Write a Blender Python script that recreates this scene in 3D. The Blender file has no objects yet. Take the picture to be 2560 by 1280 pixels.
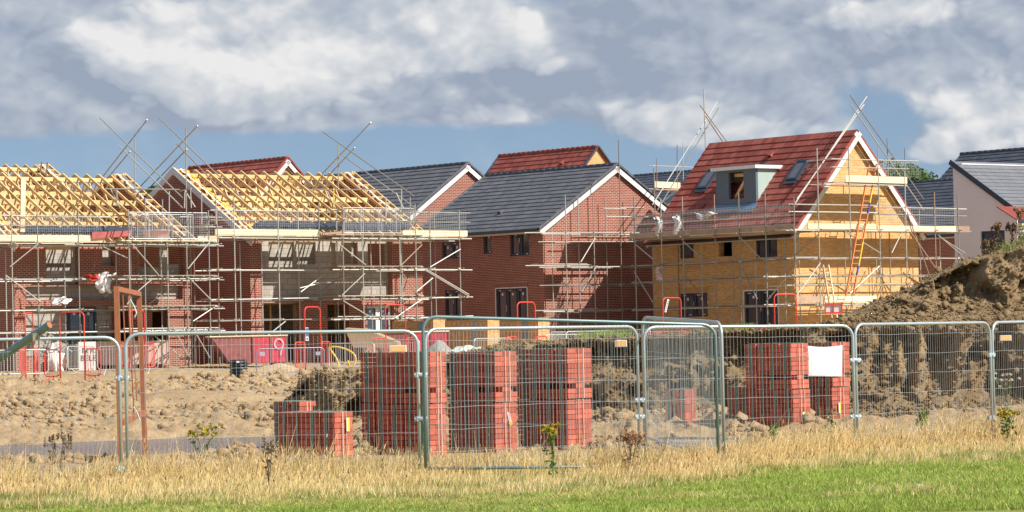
import bpy, bmesh, math, random
import numpy as np
from mathutils import Vector, Matrix
random.seed(7); rng = np.random.default_rng(11)
SC = bpy.context.scene
COL = SC.collection
R = math.radians

# ------------------------------------------------------------------ camera
F = 8000.0                      # focal length measured in photograph pixels (photograph 2560 x 1280)
PITCH = math.atan(220/F); ROLL = R(-1.2)
cd = bpy.data.cameras.new('camera'); cam = bpy.data.objects.new('camera', cd); COL.objects.link(cam)
cd.sensor_width = 36; cd.lens = 36*F/2560; cd.clip_start = 1; cd.clip_end = 8000
CR = Matrix.Rotation(R(90)+PITCH, 3, 'X') @ Matrix.Rotation(ROLL, 3, 'Z')
cam.rotation_euler = CR.to_euler(); SC.camera = cam
def ray(u, v): return CR @ Vector(((u-1280)/F, (640-v)/F, -1))
def P(u, v, D):
    d = ray(u, v); return d*(D/d.y)
def PG(u, v, z):
    d = ray(u, v); return d*(z/d.z)
def proj(p):
    q = CR.transposed() @ Vector(p); return (1280+F*q.x/-q.z, 640-F*q.y/-q.z)

# ------------------------------------------------------------------ mesh builder
class MB:
    def __init__(s): s.v=[]; s.f=[]; s.m=[]; s.mi=0
    def add(s, vs, fs):
        b=len(s.v); s.v.extend([tuple(p) for p in vs]); s.f.extend([tuple(i+b for i in f) for f in fs]); s.m.extend([s.mi]*len(fs)); return s
    def quad(s, *ps): return s.add(ps, [tuple(range(len(ps)))])
    def obox(s, c, ax, ay, az):
        c=Vector(c); ax=Vector(ax); ay=Vector(ay); az=Vector(az)
        vs=[c+i*ax+j*ay+k*az for k in (-1,1) for j in (-1,1) for i in (-1,1)]
        return s.add(vs, [(0,2,3,1),(4,5,7,6),(0,1,5,4),(2,6,7,3),(0,4,6,2),(1,3,7,5)])
    def box(s, x0,y0,z0,x1,y1,z1):
        return s.obox(((x0+x1)/2,(y0+y1)/2,(z0+z1)/2),(abs(x1-x0)/2,0,0),(0,abs(y1-y0)/2,0),(0,0,abs(z1-z0)/2))
    def bar(s, p, q, w, h, up=(0,0,1)):
        p=Vector(p); q=Vector(q); d=(q-p); L=d.length; d.normalize(); up=Vector(up)
        sd=d.cross(up)
        if sd.length<1e-4: sd=d.cross(Vector((1,0,0)))
        sd.normalize(); u=sd.cross(d)
        return s.obox((p+q)/2, d*L/2, sd*w/2, u*h/2)
    def tube(s, p, q, r, n=8, r2=None, caps=True):
        return s.path([p,q],[r, r if r2 is None else r2], n, caps)
    def path(s, pts, r, n=8, caps=True, closed=False):
        pts=[Vector(p) for p in pts]; k=len(pts)
        rs=r if isinstance(r,(list,tuple)) else [r]*k
        b=len(s.v); u=None
        for i,p in enumerate(pts):
            if closed: d=(pts[(i+1)%k]-pts[i-1])
            else: d=(pts[min(i+1,k-1)]-pts[max(i-1,0)])
            d.normalize()
            if u is None:
                u=d.cross(Vector((0,0,1)))
                if u.length<1e-3: u=d.cross(Vector((0,1,0)))
            u=(u-d*u.dot(d)).normalized(); w=d.cross(u)
            for j in range(n):
                a=2*math.pi*j/n; s.v.append(tuple(p+u*(rs[i]*math.cos(a))+w*(rs[i]*math.sin(a))))
        for i in range(k if closed else k-1):
            i2=(i+1)%k
            for j in range(n):
                j2=(j+1)%n; s.f.append((b+i*n+j,b+i*n+j2,b+i2*n+j2,b+i2*n+j)); s.m.append(s.mi)
        if caps and not closed:
            s.f.append(tuple(b+j for j in range(n))[::-1]); s.m.append(s.mi)
            s.f.append(tuple(b+(k-1)*n+j for j in range(n))); s.m.append(s.mi)
        return s
    def prism(s, poly, ext):
        n=len(poly); ext=Vector(ext); a=[Vector(p) for p in poly]; vs=a+[p+ext for p in a]
        fs=[tuple(range(n))[::-1], tuple(range(n,2*n))]+[(i,(i+1)%n,n+(i+1)%n,n+i) for i in range(n)]
        return s.add(vs, fs)
    def lathe(s, prof, n=20, c=(0,0,0)):
        b=len(s.v); c=Vector(c)
        for r,z in prof:
            for j in range(n):
                a=2*math.pi*j/n; s.v.append((c.x+r*math.cos(a), c.y+r*math.sin(a), c.z+z))
        for i in range(len(prof)-1):
            for j in range(n):
                j2=(j+1)%n; s.f.append((b+i*n+j,b+i*n+j2,b+(i+1)*n+j2,b+(i+1)*n+j)); s.m.append(s.mi)
        return s
    def xf(s, M):
        s.v=[tuple(M@Vector(p)) for p in s.v]; return s
    def mesh(s, name, mats, smooth=False):
        me=bpy.data.meshes.new(name); me.from_pydata(s.v, [], s.f)
        for m in (mats if isinstance(mats,(list,tuple)) else [mats]): me.materials.append(m)
        me.polygons.foreach_set('material_index', s.m)
        if smooth: me.polygons.foreach_set('use_smooth', [True]*len(s.f))
        uv=me.uv_layers.new(name='UVMap'); 
        co=np.empty(len(s.v)*3); me.vertices.foreach_get('co',co); co=co.reshape(-1,3)
        nl=len(me.loops); li=np.empty(nl,int); me.loops.foreach_get('vertex_index',li)
        nr=np.empty(len(s.f)*3); me.polygons.foreach_get('normal',nr); nr=np.abs(nr.reshape(-1,3))
        tot=np.empty(len(s.f),int); me.polygons.foreach_get('loop_total',tot)
        fn=np.repeat(nr,tot,axis=0); c=co[li]
        top=fn[:,2]>.75; xs=(~top)&(fn[:,0]>fn[:,1])
        U=np.where(xs,c[:,1],c[:,0]); V=np.where(top,c[:,1],c[:,2])
        uv.data.foreach_set('uv', np.stack([U,V],1).ravel()); me.update(); return me
    def build(s, name, mats, parent=None, smooth=False):
        o=bpy.data.objects.new(name, s.mesh(name, mats, smooth)); COL.objects.link(o)
        if parent: o.parent=parent
        return o

def tag(o, label=None, cat=None, group=None, kind=None):
    if label: o['label']=label
    if cat: o['category']=cat
    if group: o['group']=group
    if kind: o['kind']=kind
    return o
def thing(name, label, cat, loc=(0,0,0), yaw=0, group=None):
    o=bpy.data.objects.new(name,None); COL.objects.link(o); o.location=loc; o.rotation_euler=(0,0,yaw); o.empty_display_size=.2
    return tag(o,label,cat,group)
def dup(root, loc, yaw, label, group=None, scale=None):
    r=root.copy(); COL.objects.link(r); r.location=loc; r.rotation_euler=(0,0,yaw); r['label']=label
    if group: r['group']=group
    if scale: r.scale=scale
    for ch in list(root.children):
        c=ch.copy(); COL.objects.link(c); c.parent=r
        for g in list(ch.children):
            d=g.copy(); COL.objects.link(d); d.parent=c
    return r
class Fr:
    """a yawed local frame: x runs to the right and away, y runs to the left and away"""
    def __init__(s, u, D, z0, yaw):
        p=P(u,860,D); s.o=Vector((p.x,D,z0)); s.yaw=yaw
        s.M=Matrix.Translation(s.o)@Matrix.Rotation(yaw,4,'Z'); s.I=s.M.inverted(); s.R3=s.I.to_3x3()
    def hit(s,u,v,axis,c):
        o=s.I@Vector((0,0,0)); d=s.R3@ray(u,v); t=(c-o[axis])/d[axis]; return o+d*t
    def at(s,u,v,D): return s.I@P(u,v,D)

# ------------------------------------------------------------------ materials
def newmat(name):
    m=bpy.data.materials.new(name); m.use_nodes=True; nt=m.node_tree; b=nt.nodes['Principled BSDF']; return m,nt,b
def N(nt,t,**k):
    n=nt.nodes.new(t)
    for a,b in k.items():
        if a.startswith('i_'): n.inputs[a[2:].replace('_',' ')].default_value=b
        else: setattr(n,a,b)
    return n
def mixc(nt,fac,a,b,mode='MIX'):
    n=nt.nodes.new('ShaderNodeMix'); n.data_type='RGBA'; n.blend_type=mode
    for s,x in ((0,fac),(6,a),(7,b)):
        if hasattr(x,'is_linked'): nt.links.new(x,n.inputs[s])
        elif isinstance(x,(int,float)): n.inputs[s].default_value=x
        else: n.inputs[s].default_value=(*x,1)
    return n.outputs[2]
def mth(nt,op,a,b=0.0,c=0.0,clamp=False):
    n=nt.nodes.new('ShaderNodeMath'); n.operation=op; n.use_clamp=clamp
    for i,x in enumerate((a,b,c)):
        if hasattr(x,'is_linked'): nt.links.new(x,n.inputs[i])
        else: n.inputs[i].default_value=x
    return n.outputs[0]
def ramp(nt,fac,stops):
    n=nt.nodes.new('ShaderNodeValToRGB'); e=n.color_ramp.elements
    while len(e)<len(stops): e.new(.5)
    for i,(p,c) in enumerate(stops):
        e[i].position=p; e[i].color=(*c,1) if len(c)==3 else c
    nt.links.new(fac,n.inputs[0]); return n.outputs[0]
def plain(name, base, rough=.7, metal=0.0, var=.25, scale=3.0, bump=0.0, bscale=40.0, spec=.5, randv=.15):
    """one real colour, mottled by noise and slightly different from object to object"""
    m,nt,b=newmat(name); tc=N(nt,'ShaderNodeTexCoord'); oi=N(nt,'ShaderNodeObjectInfo')
    add=N(nt,'ShaderNodeVectorMath',operation='ADD'); nt.links.new(tc.outputs['Object'],add.inputs[0])
    sc=N(nt,'ShaderNodeVectorMath',operation='SCALE'); sc.inputs['Scale'].default_value=37.0
    cb=N(nt,'ShaderNodeCombineXYZ'); nt.links.new(oi.outputs['Random'],cb.inputs[0]); nt.links.new(oi.outputs['Random'],cb.inputs[1])
    nt.links.new(cb.outputs[0],sc.inputs[0]); nt.links.new(sc.outputs[0],add.inputs[1])
    no=N(nt,'ShaderNodeTexNoise',i_Scale=scale,i_Detail=5.0,i_Roughness=.65); nt.links.new(add.outputs[0],no.inputs['Vector'])
    f=mth(nt,'MULTIPLY_ADD',no.outputs[0],2*var*1.6,1-var*1.6)
    f=mth(nt,'MULTIPLY',f,mth(nt,'MULTIPLY_ADD',oi.outputs['Random'],2*randv,1-randv))
    vm=N(nt,'ShaderNodeVectorMath',operation='SCALE'); vm.inputs[0].default_value=base; nt.links.new(f,vm.inputs['Scale'])
    nt.links.new(vm.outputs[0],b.inputs['Base Color'])
    b.inputs['Roughness'].default_value=rough; b.inputs['Metallic'].default_value=metal
    b.inputs['Specular IOR Level'].default_value=spec
    if bump:
        n2=N(nt,'ShaderNodeTexNoise',i_Scale=bscale,i_Detail=4.0); nt.links.new(tc.outputs['Object'],n2.inputs['Vector'])
        bp=N(nt,'ShaderNodeBump',i_Strength=bump,i_Distance=.02); nt.links.new(n2.outputs[0],bp.inputs['Height']); nt.links.new(bp.outputs[0],b.inputs['Normal'])
    return m
def bricks(name,c1,c2,mortar,bw=.225,bh=.075,ms=.010,bump=.5,patch=.2,rough=.85,off=.5):
    m,nt,b=newmat(name); uv=N(nt,'ShaderNodeUVMap')
    br=N(nt,'ShaderNodeTexBrick'); br.offset=off
    br.inputs['Color1'].default_value=(*c1,1); br.inputs['Color2'].default_value=(*c2,1); br.inputs['Mortar'].default_value=(*mortar,1)
    br.inputs['Scale'].default_value=1; br.inputs['Mortar Size'].default_value=ms; br.inputs['Brick Width'].default_value=bw; br.inputs['Row Height'].default_value=bh
    br.inputs['Mortar Smooth'].default_value=.2; br.inputs['Bias'].default_value=-.1
    nt.links.new(uv.outputs[0],br.inputs['Vector'])
    no=N(nt,'ShaderNodeTexNoise',i_Scale=.9,i_Detail=6.0,i_Roughness=.7); nt.links.new(uv.outputs[0],no.inputs['Vector'])
    n2=N(nt,'ShaderNodeTexNoise',i_Scale=14.0,i_Detail=3.0); nt.links.new(uv.outputs[0],n2.inputs['Vector'])
    f=mth(nt,'MULTIPLY_ADD',no.outputs[0],patch*3.2,1-patch*1.6); f=mth(nt,'MULTIPLY',f,mth(nt,'MULTIPLY_ADD',n2.outputs[0],.5,.75))
    vm=N(nt,'ShaderNodeVectorMath',operation='SCALE'); nt.links.new(br.outputs[0],vm.inputs[0]); nt.links.new(f,vm.inputs['Scale'])
    nt.links.new(vm.outputs[0],b.inputs['Base Color']); b.inputs['Roughness'].default_value=rough; b.inputs['Specular IOR Level'].default_value=.25
    bp=N(nt,'ShaderNodeBump',i_Strength=bump,i_Distance=.012); bp.invert=True
    nt.links.new(br.outputs['Fac'],bp.inputs['Height']); nt.links.new(bp.outputs[0],b.inputs['Normal'])
    return m
M={}
M['red_brick']=bricks('red_brick',(.225,.055,.038),(.295,.08,.05),(.50,.38,.30),ms=.0095)
M['yellow_brick']=bricks('yellow_brick',(.52,.27,.09),(.68,.41,.165),(.72,.53,.31),patch=.16,ms=.008)
M['block']=bricks('grey_blockwork',(.35,.32,.275),(.43,.395,.34),(.26,.20,.15),bw=.45,bh=.225,ms=.012,patch=.3,bump=.3)
M['soldier_red']=bricks('red_soldier_bricks',(.22,.062,.042),(.27,.078,.05),(.42,.33,.27),bw=.075,bh=.23,ms=.009,off=0)
M['soldier_yellow']=bricks('yellow_soldier_bricks',(.50,.27,.10),(.56,.32,.12),(.50,.33,.18),bw=.075,bh=.23,ms=.009,off=0)
M['slate']=bricks('dark_grey_roof_tile',(.105,.108,.122),(.15,.154,.168),(.03,.03,.035),bw=.32,bh=1.0,ms=.006,bump=.4,patch=.18,rough=.55)
M['slate_navy']=bricks('blue_black_roof_tile',(.055,.065,.085),(.085,.095,.118),(.02,.02,.03),bw=.32,bh=1.0,ms=.006,bump=.4,patch=.15,rough=.45)
M['slate_pale']=bricks('pale_grey_roof_tile',(.16,.165,.18),(.185,.19,.205),(.06,.06,.07),bw=.32,bh=1.0,ms=.006,bump=.4,patch=.12,rough=.55)
M['red_tile']=bricks('red_roof_tile',(.24,.055,.04),(.37,.105,.08),(.12,.035,.03),bw=.30,bh=1.0,ms=.006,bump=.5,patch=.2,rough=.65)
M['render']=plain('grey_render',(.80,.79,.82),.9,var=.06,scale=.8,bump=.1,bscale=120)
M['white_paint']=plain('white_upvc',(.70,.69,.68),.4,var=.05,scale=2)
M['cream_panel']=plain('cream_cladding',(.66,.64,.58),.6,var=.06)
M['timber']=plain('new_pine',(.76,.52,.235),.75,var=.16,scale=1.6,randv=.16)
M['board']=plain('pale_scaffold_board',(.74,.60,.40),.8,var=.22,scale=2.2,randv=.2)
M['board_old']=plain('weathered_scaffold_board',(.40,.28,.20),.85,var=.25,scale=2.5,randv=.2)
M['board_red']=plain('red_painted_board',(.45,.11,.10),.75,var=.3,scale=4)
M['galv']=plain('galvanised_tube',(.43,.42,.37),.5,metal=.3,var=.2,scale=5,randv=.22)
M['galv_dull']=plain('weathered_tube',(.30,.29,.26),.55,metal=.3,var=.25,scale=5,randv=.25)
M['rust_tube']=plain('rust_stained_tube',(.30,.21,.15),.7,metal=.15,var=.35,scale=6,randv=.25)
M['coupler']=plain('steel_coupler',(.42,.36,.25),.6,metal=.4,var=.35,scale=20,randv=.3)
M['fence']=plain('galvanised_fence_tube',(.47,.53,.55),.38,metal=.45,var=.14,scale=3,randv=.08)
M['fence_dark']=plain('dark_green_fence_tube',(.22,.32,.34),.4,metal=.4,var=.15,scale=3)  # darker, greener tone than the other fence tubes
M['wire']=plain('fence_wire',(.52,.54,.54),.4,metal=.4,var=.1,scale=2,randv=.05)
M['wire_dark']=plain('dark_fence_wire',(.30,.33,.34),.5,metal=.3,var=.1,scale=2,randv=.05)
M['clamp']=plain('pale_steel_clamp',(.50,.57,.61),.4,metal=.4,var=.1)
M['tag']=plain('orange_plastic_plate',(.86,.50,.20),.5,var=.06)
M['white_tag']=plain('white_plastic',(.82,.82,.80),.5,var=.05)
M['anthracite']=plain('anthracite_frame',(.028,.042,.068),.4,var=.1)
M['dormer_navy']=plain('navy_grey_cladding',(.085,.115,.145),.5,var=.08)
M['dormer_green']=plain('pale_green_board',(.36,.46,.42),.6,var=.08)
M['lead']=plain('blue_membrane',(.10,.20,.34),.4,var=.25,scale=4)
M['dark_interior']=plain('dark_room',(.05,.047,.045),.95,var=.2)
M['pack']=plain('red_concrete_brick',(.42,.098,.058),.85,var=.14,scale=9,bump=.25,bscale=60,randv=.08)
nt_=M['pack'].node_tree; b_=nt_.nodes['Principled BSDF']; src=b_.inputs['Base Color'].links[0].from_socket; g_=N(nt_,'ShaderNodeNewGeometry'); v_=N(nt_,'ShaderNodeVectorMath',operation='SCALE'); nt_.links.new(src,v_.inputs[0]); nt_.links.new(mth(nt_,'MULTIPLY_ADD',g_.outputs['Random Per Island'],.55,.74),v_.inputs['Scale']); nt_.links.new(v_.outputs[0],b_.inputs['Base Color'])
M['strap']=plain('green_strap',(.10,.24,.19),.45,var=.1)
M['strap_pale']=plain('pale_strap',(.58,.42,.33),.5,var=.1)
M['yellow_tag']=plain('yellow_label',(.80,.68,.05),.5,var=.1)
M['sheet']=plain('white_sheeting',(.62,.61,.60),.6,var=.05,bump=.2,bscale=8)
M['barrier']=plain('galvanised_barrier',(.62,.62,.57),.45,metal=.3,var=.15,randv=.12)
M['barrier_blue']=plain('grey_blue_barrier',(.34,.37,.44),.45,metal=.35,var=.15)
M['red_paint']=plain('red_barrier_paint',(.68,.055,.035),.45,var=.14,randv=.1)
M['skip']=plain('crimson_skip_paint',(.47,.045,.07),.6,var=.45,scale=5)
M['skip_dark']=plain('faded_maroon_skip_paint',(.26,.09,.085),.75,var=.4,scale=4)
M['rusty']=plain('brown_oxide_steel',(.34,.125,.055),.7,var=.25,scale=5,randv=.05)
M['black_pipe']=plain('blue_black_plastic',(.02,.03,.042),.35,var=.1)
M['yellow_plastic']=plain('yellow_plastic',(.80,.55,.05),.45,var=.15)
M['orange_paint']=plain('orange_ladder_paint',(.72,.22,.06),.5,var=.2)
M['blue_paint']=plain('blue_band_paint',(.05,.07,.42),.5,var=.1)
M['tarp']=plain('pale_green_tarpaulin',(.48,.55,.50),.6,var=.2,scale=4)
M['tarp_brown']=plain('brown_sheet',(.34,.24,.15),.75,var=.15,scale=1.5)
M['bag']=plain('white_polythene',(.78,.76,.74),.4,var=.15,scale=6)
M['bag_pink']=plain('pale_pink_polythene',(.72,.50,.44),.5,var=.25,scale=6)
M['insul']=plain('yellow_insulation',(.85,.48,.05),.8,var=.25,scale=5)
M['tub']=plain('pink_plastic_tub',(.72,.40,.36),.6,var=.1)
M['gravel']=plain('grey_gravel',(.32,.30,.27),.9,var=.5,scale=18,bump=1,bscale=30)
M['purple']=plain('purple_plastic',(.10,.04,.25),.5,var=.1)
M['sand']=plain('heaped_sand',(.40,.29,.165),.95,var=.2,scale=3,bump=.6,bscale=20)
M['sign_blue']=plain('blue_sign',(.03,.13,.42),.4,var=.05)
M['black']=plain('black_ink',(.02,.02,.02),.6,var=.05)
M['bark']=plain('bark',(.10,.075,.05),.9,var=.3,scale=4)
M['rock']=plain('sandy_rock',(.42,.36,.28),.9,var=.25,scale=8,bump=.6,bscale=20)
# glass: dark pane with clear reflections
def glass(name,c):
    m,nt,b=newmat(name); b.inputs['Base Color'].default_value=(*c,1); b.inputs['Roughness'].default_value=.04; b.inputs['Specular IOR Level'].default_value=.9
    tc=N(nt,'ShaderNodeTexCoord'); no=N(nt,'ShaderNodeTexNoise',i_Scale=1.6,i_Detail=1.0); nt.links.new(tc.outputs['Object'],no.inputs['Vector'])
    bp=N(nt,'ShaderNodeBump',i_Strength=.12,i_Distance=.05); nt.links.new(no.outputs[0],bp.inputs['Height']); nt.links.new(bp.outputs[0],b.inputs['Normal']); return m
M['glass']=glass('window_glass',(.04,.055,.075)); M['roof_glass']=glass('rooflight_glass',(.12,.13,.15))
def leafmat(name,attr='Col',trans=.35):
    m,nt,b=newmat(name); a=N(nt,'ShaderNodeAttribute',attribute_name=attr); nt.links.new(a.outputs['Color'],b.inputs['Base Color'])
    b.inputs['Roughness'].default_value=.7; b.inputs['Specular IOR Level'].default_value=.2
    t=N(nt,'ShaderNodeBsdfTranslucent'); nt.links.new(a.outputs['Color'],t.inputs['Color'])
    mx=N(nt,'ShaderNodeMixShader'); mx.inputs[0].default_value=trans; nt.links.new(b.outputs[0],mx.inputs[1]); nt.links.new(t.outputs[0],mx.inputs[2])
    nt.links.new(mx.outputs[0],nt.nodes['Material Output'].inputs['Surface']); return m
M['blade']=leafmat('plant_blade')
# bare earth: colour from noise, fine relief by bump
def earth(name,c0,c1,c2,bump=.8):
    m,nt,b=newmat(name); tc=N(nt,'ShaderNodeTexCoord')
    n1=N(nt,'ShaderNodeTexNoise',i_Scale=.55,i_Detail=8.0,i_Roughness=.7); n2=N(nt,'ShaderNodeTexNoise',i_Scale=9.0,i_Detail=6.0,i_Roughness=.7)
    for n in (n1,n2): nt.links.new(tc.outputs['Object'],n.inputs['Vector'])
    f=mth(nt,'MULTIPLY_ADD',n2.outputs[0],.5,mth(nt,'MULTIPLY',n1.outputs[0],.5))
    nt.links.new(ramp(nt,f,[(.32,c0),(.5,c1),(.68,c2)]),b.inputs['Base Color']); b.inputs['Roughness'].default_value=.95; b.inputs['Specular IOR Level'].default_value=.15
    n3=N(nt,'ShaderNodeTexNoise',i_Scale=16.0,i_Detail=7.0,i_Roughness=.75); nt.links.new(tc.outputs['Object'],n3.inputs['Vector'])
    bp=N(nt,'ShaderNodeBump',i_Strength=bump,i_Distance=.06); nt.links.new(n3.outputs[0],bp.inputs['Height']); nt.links.new(bp.outputs[0],b.inputs['Normal']); return m
M['mud']=earth('tan_mud',(.25,.165,.085),(.45,.315,.175),(.56,.42,.25),1.0)
M['dark_earth']=earth('brown_topsoil',(.15,.10,.055),(.27,.19,.108),(.40,.295,.175),1.0)
M['bank_earth']=earth('mixed_bank_soil',(.13,.085,.044),(.275,.19,.10),(.42,.305,.172),1.0)
nt_=M['bank_earth'].node_tree; b_=nt_.nodes['Principled BSDF']; src=b_.inputs['Base Color'].links[0].from_socket
tc_=N(nt_,'ShaderNodeTexCoord'); sx=N(nt_,'ShaderNodeSeparateXYZ'); nt_.links.new(tc_.outputs['Object'],sx.inputs[0]); nn_=N(nt_,'ShaderNodeTexNoise',i_Scale=.6,i_Detail=3.0); nt_.links.new(tc_.outputs['Object'],nn_.inputs['Vector'])
mr_=N(nt_,'ShaderNodeMapRange',interpolation_type='SMOOTHSTEP'); mr_.inputs['From Min'].default_value=-3.5; mr_.inputs['From Max'].default_value=2.5; nt_.links.new(mth(nt_,'MULTIPLY_ADD',nn_.outputs[0],4.0,mth(nt_,'SUBTRACT',sx.outputs[0],2.0)),mr_.inputs['Value'])
nt_.links.new(mixc(nt_,mr_.outputs[0],mixc(nt_,1.0,src,(1.3,1.3,1.3),'MULTIPLY'),src),b_.inputs['Base Color'])
M['soil_lawn']=earth('lawn_soil',(.16,.19,.045),(.22,.25,.06),(.30,.31,.09),.5)
# ------------------------------------------------------------------ sun, sky and clouds
SUN=Vector(((.884)*math.cos(R(43)),-.468*math.cos(R(43)),math.sin(R(43)))).normalized()
sl=bpy.data.lights.new('sun','SUN'); sl.energy=4.7; sl.angle=R(.5); sl.color=(1,.955,.88)
so=bpy.data.objects.new('sun',sl); COL.objects.link(so); so.rotation_euler=SUN.to_track_quat('Z','Y').to_euler(); so.location=(20,-20,40)
wd=bpy.data.worlds.new('World'); SC.world=wd; wd.use_nodes=True; nt=wd.node_tree; bg=nt.nodes['Background']
sky=N(nt,'ShaderNodeTexSky',sky_type='NISHITA'); sky.sun_disc=False; sky.sun_elevation=math.asin(SUN.z); sky.sun_rotation=math.atan2(SUN.x,SUN.y)
sky.air_density=1.1; sky.dust_density=.5; sky.ozone_density=2.0
tc=N(nt,'ShaderNodeTexCoord'); sp=N(nt,'ShaderNodeSeparateXYZ'); nt.links.new(tc.outputs['Generated'],sp.inputs[0])
zz=mth(nt,'MULTIPLY_ADD',mth(nt,'MAXIMUM',sp.outputs[2],0.0),1.3,.115)
cv=N(nt,'ShaderNodeCombineXYZ'); nt.links.new(sp.outputs[0],cv.inputs[0]); nt.links.new(sp.outputs[1],cv.inputs[1]); nt.links.new(zz,cv.inputs[2])
nv=N(nt,'ShaderNodeVectorMath',operation='NORMALIZE'); nt.links.new(cv.outputs[0],nv.inputs[0]); nt.links.new(nv.outputs[0],sky.inputs[0])
# cloud coordinates: azimuth and elevation of the direction, in units of .32 rad
az=mth(nt,'MULTIPLY',mth(nt,'ARCTAN2',sp.outputs[0],sp.outputs[1]),3.125)
el=mth(nt,'MULTIPLY',mth(nt,'ARCSINE',sp.outputs[2]),3.125)
c2=N(nt,'ShaderNodeCombineXYZ'); nt.links.new(az,c2.inputs[0]); nt.links.new(mth(nt,'MULTIPLY',el,1.35),c2.inputs[1])
w=N(nt,'ShaderNodeTexNoise',i_Scale=4.0,i_Detail=4.0); nt.links.new(c2.outputs[0],w.inputs['Vector'])
ws=N(nt,'ShaderNodeVectorMath',operation='MULTIPLY_ADD'); nt.links.new(w.outputs['Color'],ws.inputs[0]); ws.inputs[1].default_value=(.085,.075,0); nt.links.new(c2.outputs[0],ws.inputs[2])
def off_(o):
    a=N(nt,'ShaderNodeVectorMath',operation='ADD'); nt.links.new(ws.outputs[0],a.inputs[0]); a.inputs[1].default_value=o; return a.outputs[0]
def cloudnoise(o,scale,detail,rough=.55):
    n=N(nt,'ShaderNodeTexNoise',i_Scale=scale,i_Detail=detail,i_Roughness=rough); nt.links.new(off_(o),n.inputs['Vector']); return n.outputs[0]
def puffs(o):
    t=None
    for sc_,am in ((5.5,.50),(11.5,.27),(24.0,.15),(52.0,.08)):
        k=mth(nt,'MULTIPLY',mth(nt,'ABSOLUTE',mth(nt,'MULTIPLY_ADD',cloudnoise((o[0]+sc_,o[1],o[2]),sc_,1.0,.4),2.0,-1.0)),am*2.2)
        t=k if t is None else mth(nt,'ADD',t,k)
    return t
vA=puffs((3.1,1.7,.4)); vB=puffs((3.1+.012,1.7+.022,.4))
nA=mth(nt,'ADD',mth(nt,'MULTIPLY',cloudnoise((3.1,1.7,.4),4.0,6.0,.5),.75),mth(nt,'MULTIPLY',mth(nt,'SUBTRACT',vA,.1),.55))
nC=cloudnoise((8.2,4.4,.9),3.2,4.0)
def uvdir(px,py):
    d=ray(px,py).normalized(); return (math.atan2(d.x,d.y)*3.125, math.asin(d.z)*3.125)
def blob(px,py,rx,ry,wt):
    a,e=uvdir(px,py); x=mth(nt,'DIVIDE',mth(nt,'SUBTRACT',az,a),rx/2560); y=mth(nt,'DIVIDE',mth(nt,'SUBTRACT',el,e),ry/2560)
    d=mth(nt,'ADD',mth(nt,'MULTIPLY',x,x),mth(nt,'MULTIPLY',y,y))
    return mth(nt,'MULTIPLY',mth(nt,'POWER',2.718,mth(nt,'MULTIPLY',d,-1.0)),wt)
def total(bl):
    s=None
    for b in bl:
        o=blob(*b); s=o if s is None else mth(nt,'ADD',s,o)
    return s
CLOUD=[(330,90,330,190,1.1),(760,150,330,170,1.15),(1120,90,240,130,.9),(1230,270,200,55,.8),(640,270,420,60,.7),(1560,170,330,130,.9),(1980,60,480,130,.9),(2300,130,300,120,.45),(2480,190,180,190,.75),(1700,310,150,50,.55),(2350,375,90,36,.62),(1900,270,260,80,.45),(1750,335,220,60,.4),(2470,330,200,90,.45),(90,330,260,50,.25),(40,190,200,160,.55),(2050,310,150,60,.35),(1280,-500,3000,420,.65)]
HOLE=[(20,80,70,130,-.15),(1290,20,60,50,-.3),(430,392,560,46,-.8),(1120,372,420,42,-.55),(1480,400,260,40,-.5),(2230,275,120,50,-.3)]
cov=total(CLOUD+HOLE)
# elsewhere round the horizon the sky is broken cloud too
cov=mth(nt,'ADD',cov,mth(nt,'MULTIPLY',mth(nt,'GREATER_THAN',mth(nt,'ABSOLUTE',az),.75),.42))
den=mth(nt,'ADD',cov,mth(nt,'MULTIPLY',mth(nt,'SUBTRACT',nA,.5),1.5)); den=mth(nt,'ADD',den,mth(nt,'MULTIPLY',mth(nt,'SUBTRACT',nC,.5),.5))
mr=N(nt,'ShaderNodeMapRange',interpolation_type='SMOOTHSTEP'); mr.inputs['From Min'].default_value=.14; mr.inputs['From Max'].default_value=.72; nt.links.new(den,mr.inputs['Value'])
relief=mth(nt,'SUBTRACT',vA,vB)
shade=total([(560,100,420,150,.34),(900,60,300,110,.30),(1150,70,190,110,.32),(300,40,260,90,.1),(1560,170,300,100,-.42),(1400,240,260,60,-.25),(520,285,620,50,-.22),(1900,60,300,70,.12),(2480,230,150,130,.25),(1730,300,160,60,.22),(2350,375,90,36,.38),(2250,60,300,60,-.12),(1330,60,60,50,.2),(120,60,160,160,-.12)])
white=total([(520,110,430,160,.85),(940,60,300,120,.8),(1180,90,140,90,.65),(620,255,430,60,.40),(2490,250,160,130,.75),(1720,312,190,44,.75),(2350,378,90,34,.8),(2000,330,230,40,.5),(1960,50,200,50,.45),(2300,30,160,40,.35),(1220,285,170,40,.45)])
q=N(nt,'ShaderNodeMapRange',interpolation_type='SMOOTHSTEP'); q.inputs['From Min'].default_value=.30; q.inputs['From Max'].default_value=.52
nt.links.new(mth(nt,'ADD',white,mth(nt,'MULTIPLY',mth(nt,'SUBTRACT',nA,.46),1.5)),q.inputs['Value'])
lum=mth(nt,'ADD',mth(nt,'MULTIPLY_ADD',q.outputs[0],.36,.27),mth(nt,'MULTIPLY',relief,1.15))
lum=mth(nt,'ADD',lum,mth(nt,'MULTIPLY',mth(nt,'SUBTRACT',nC,.5),.75)); lum=mth(nt,'ADD',lum,mth(nt,'MULTIPLY',shade,.35))
ccol=ramp(nt,lum,[(.0,(2.8,3.3,4.2)),(.25,(3.6,4.05,4.85)),(.5,(4.4,4.8,5.4)),(.75,(5.7,5.9,6.2)),(1.0,(7.2,7.15,7.15))])
skc=mixc(nt,1.0,sky.outputs[0],(.95,.93,.93),'MULTIPLY')
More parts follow.
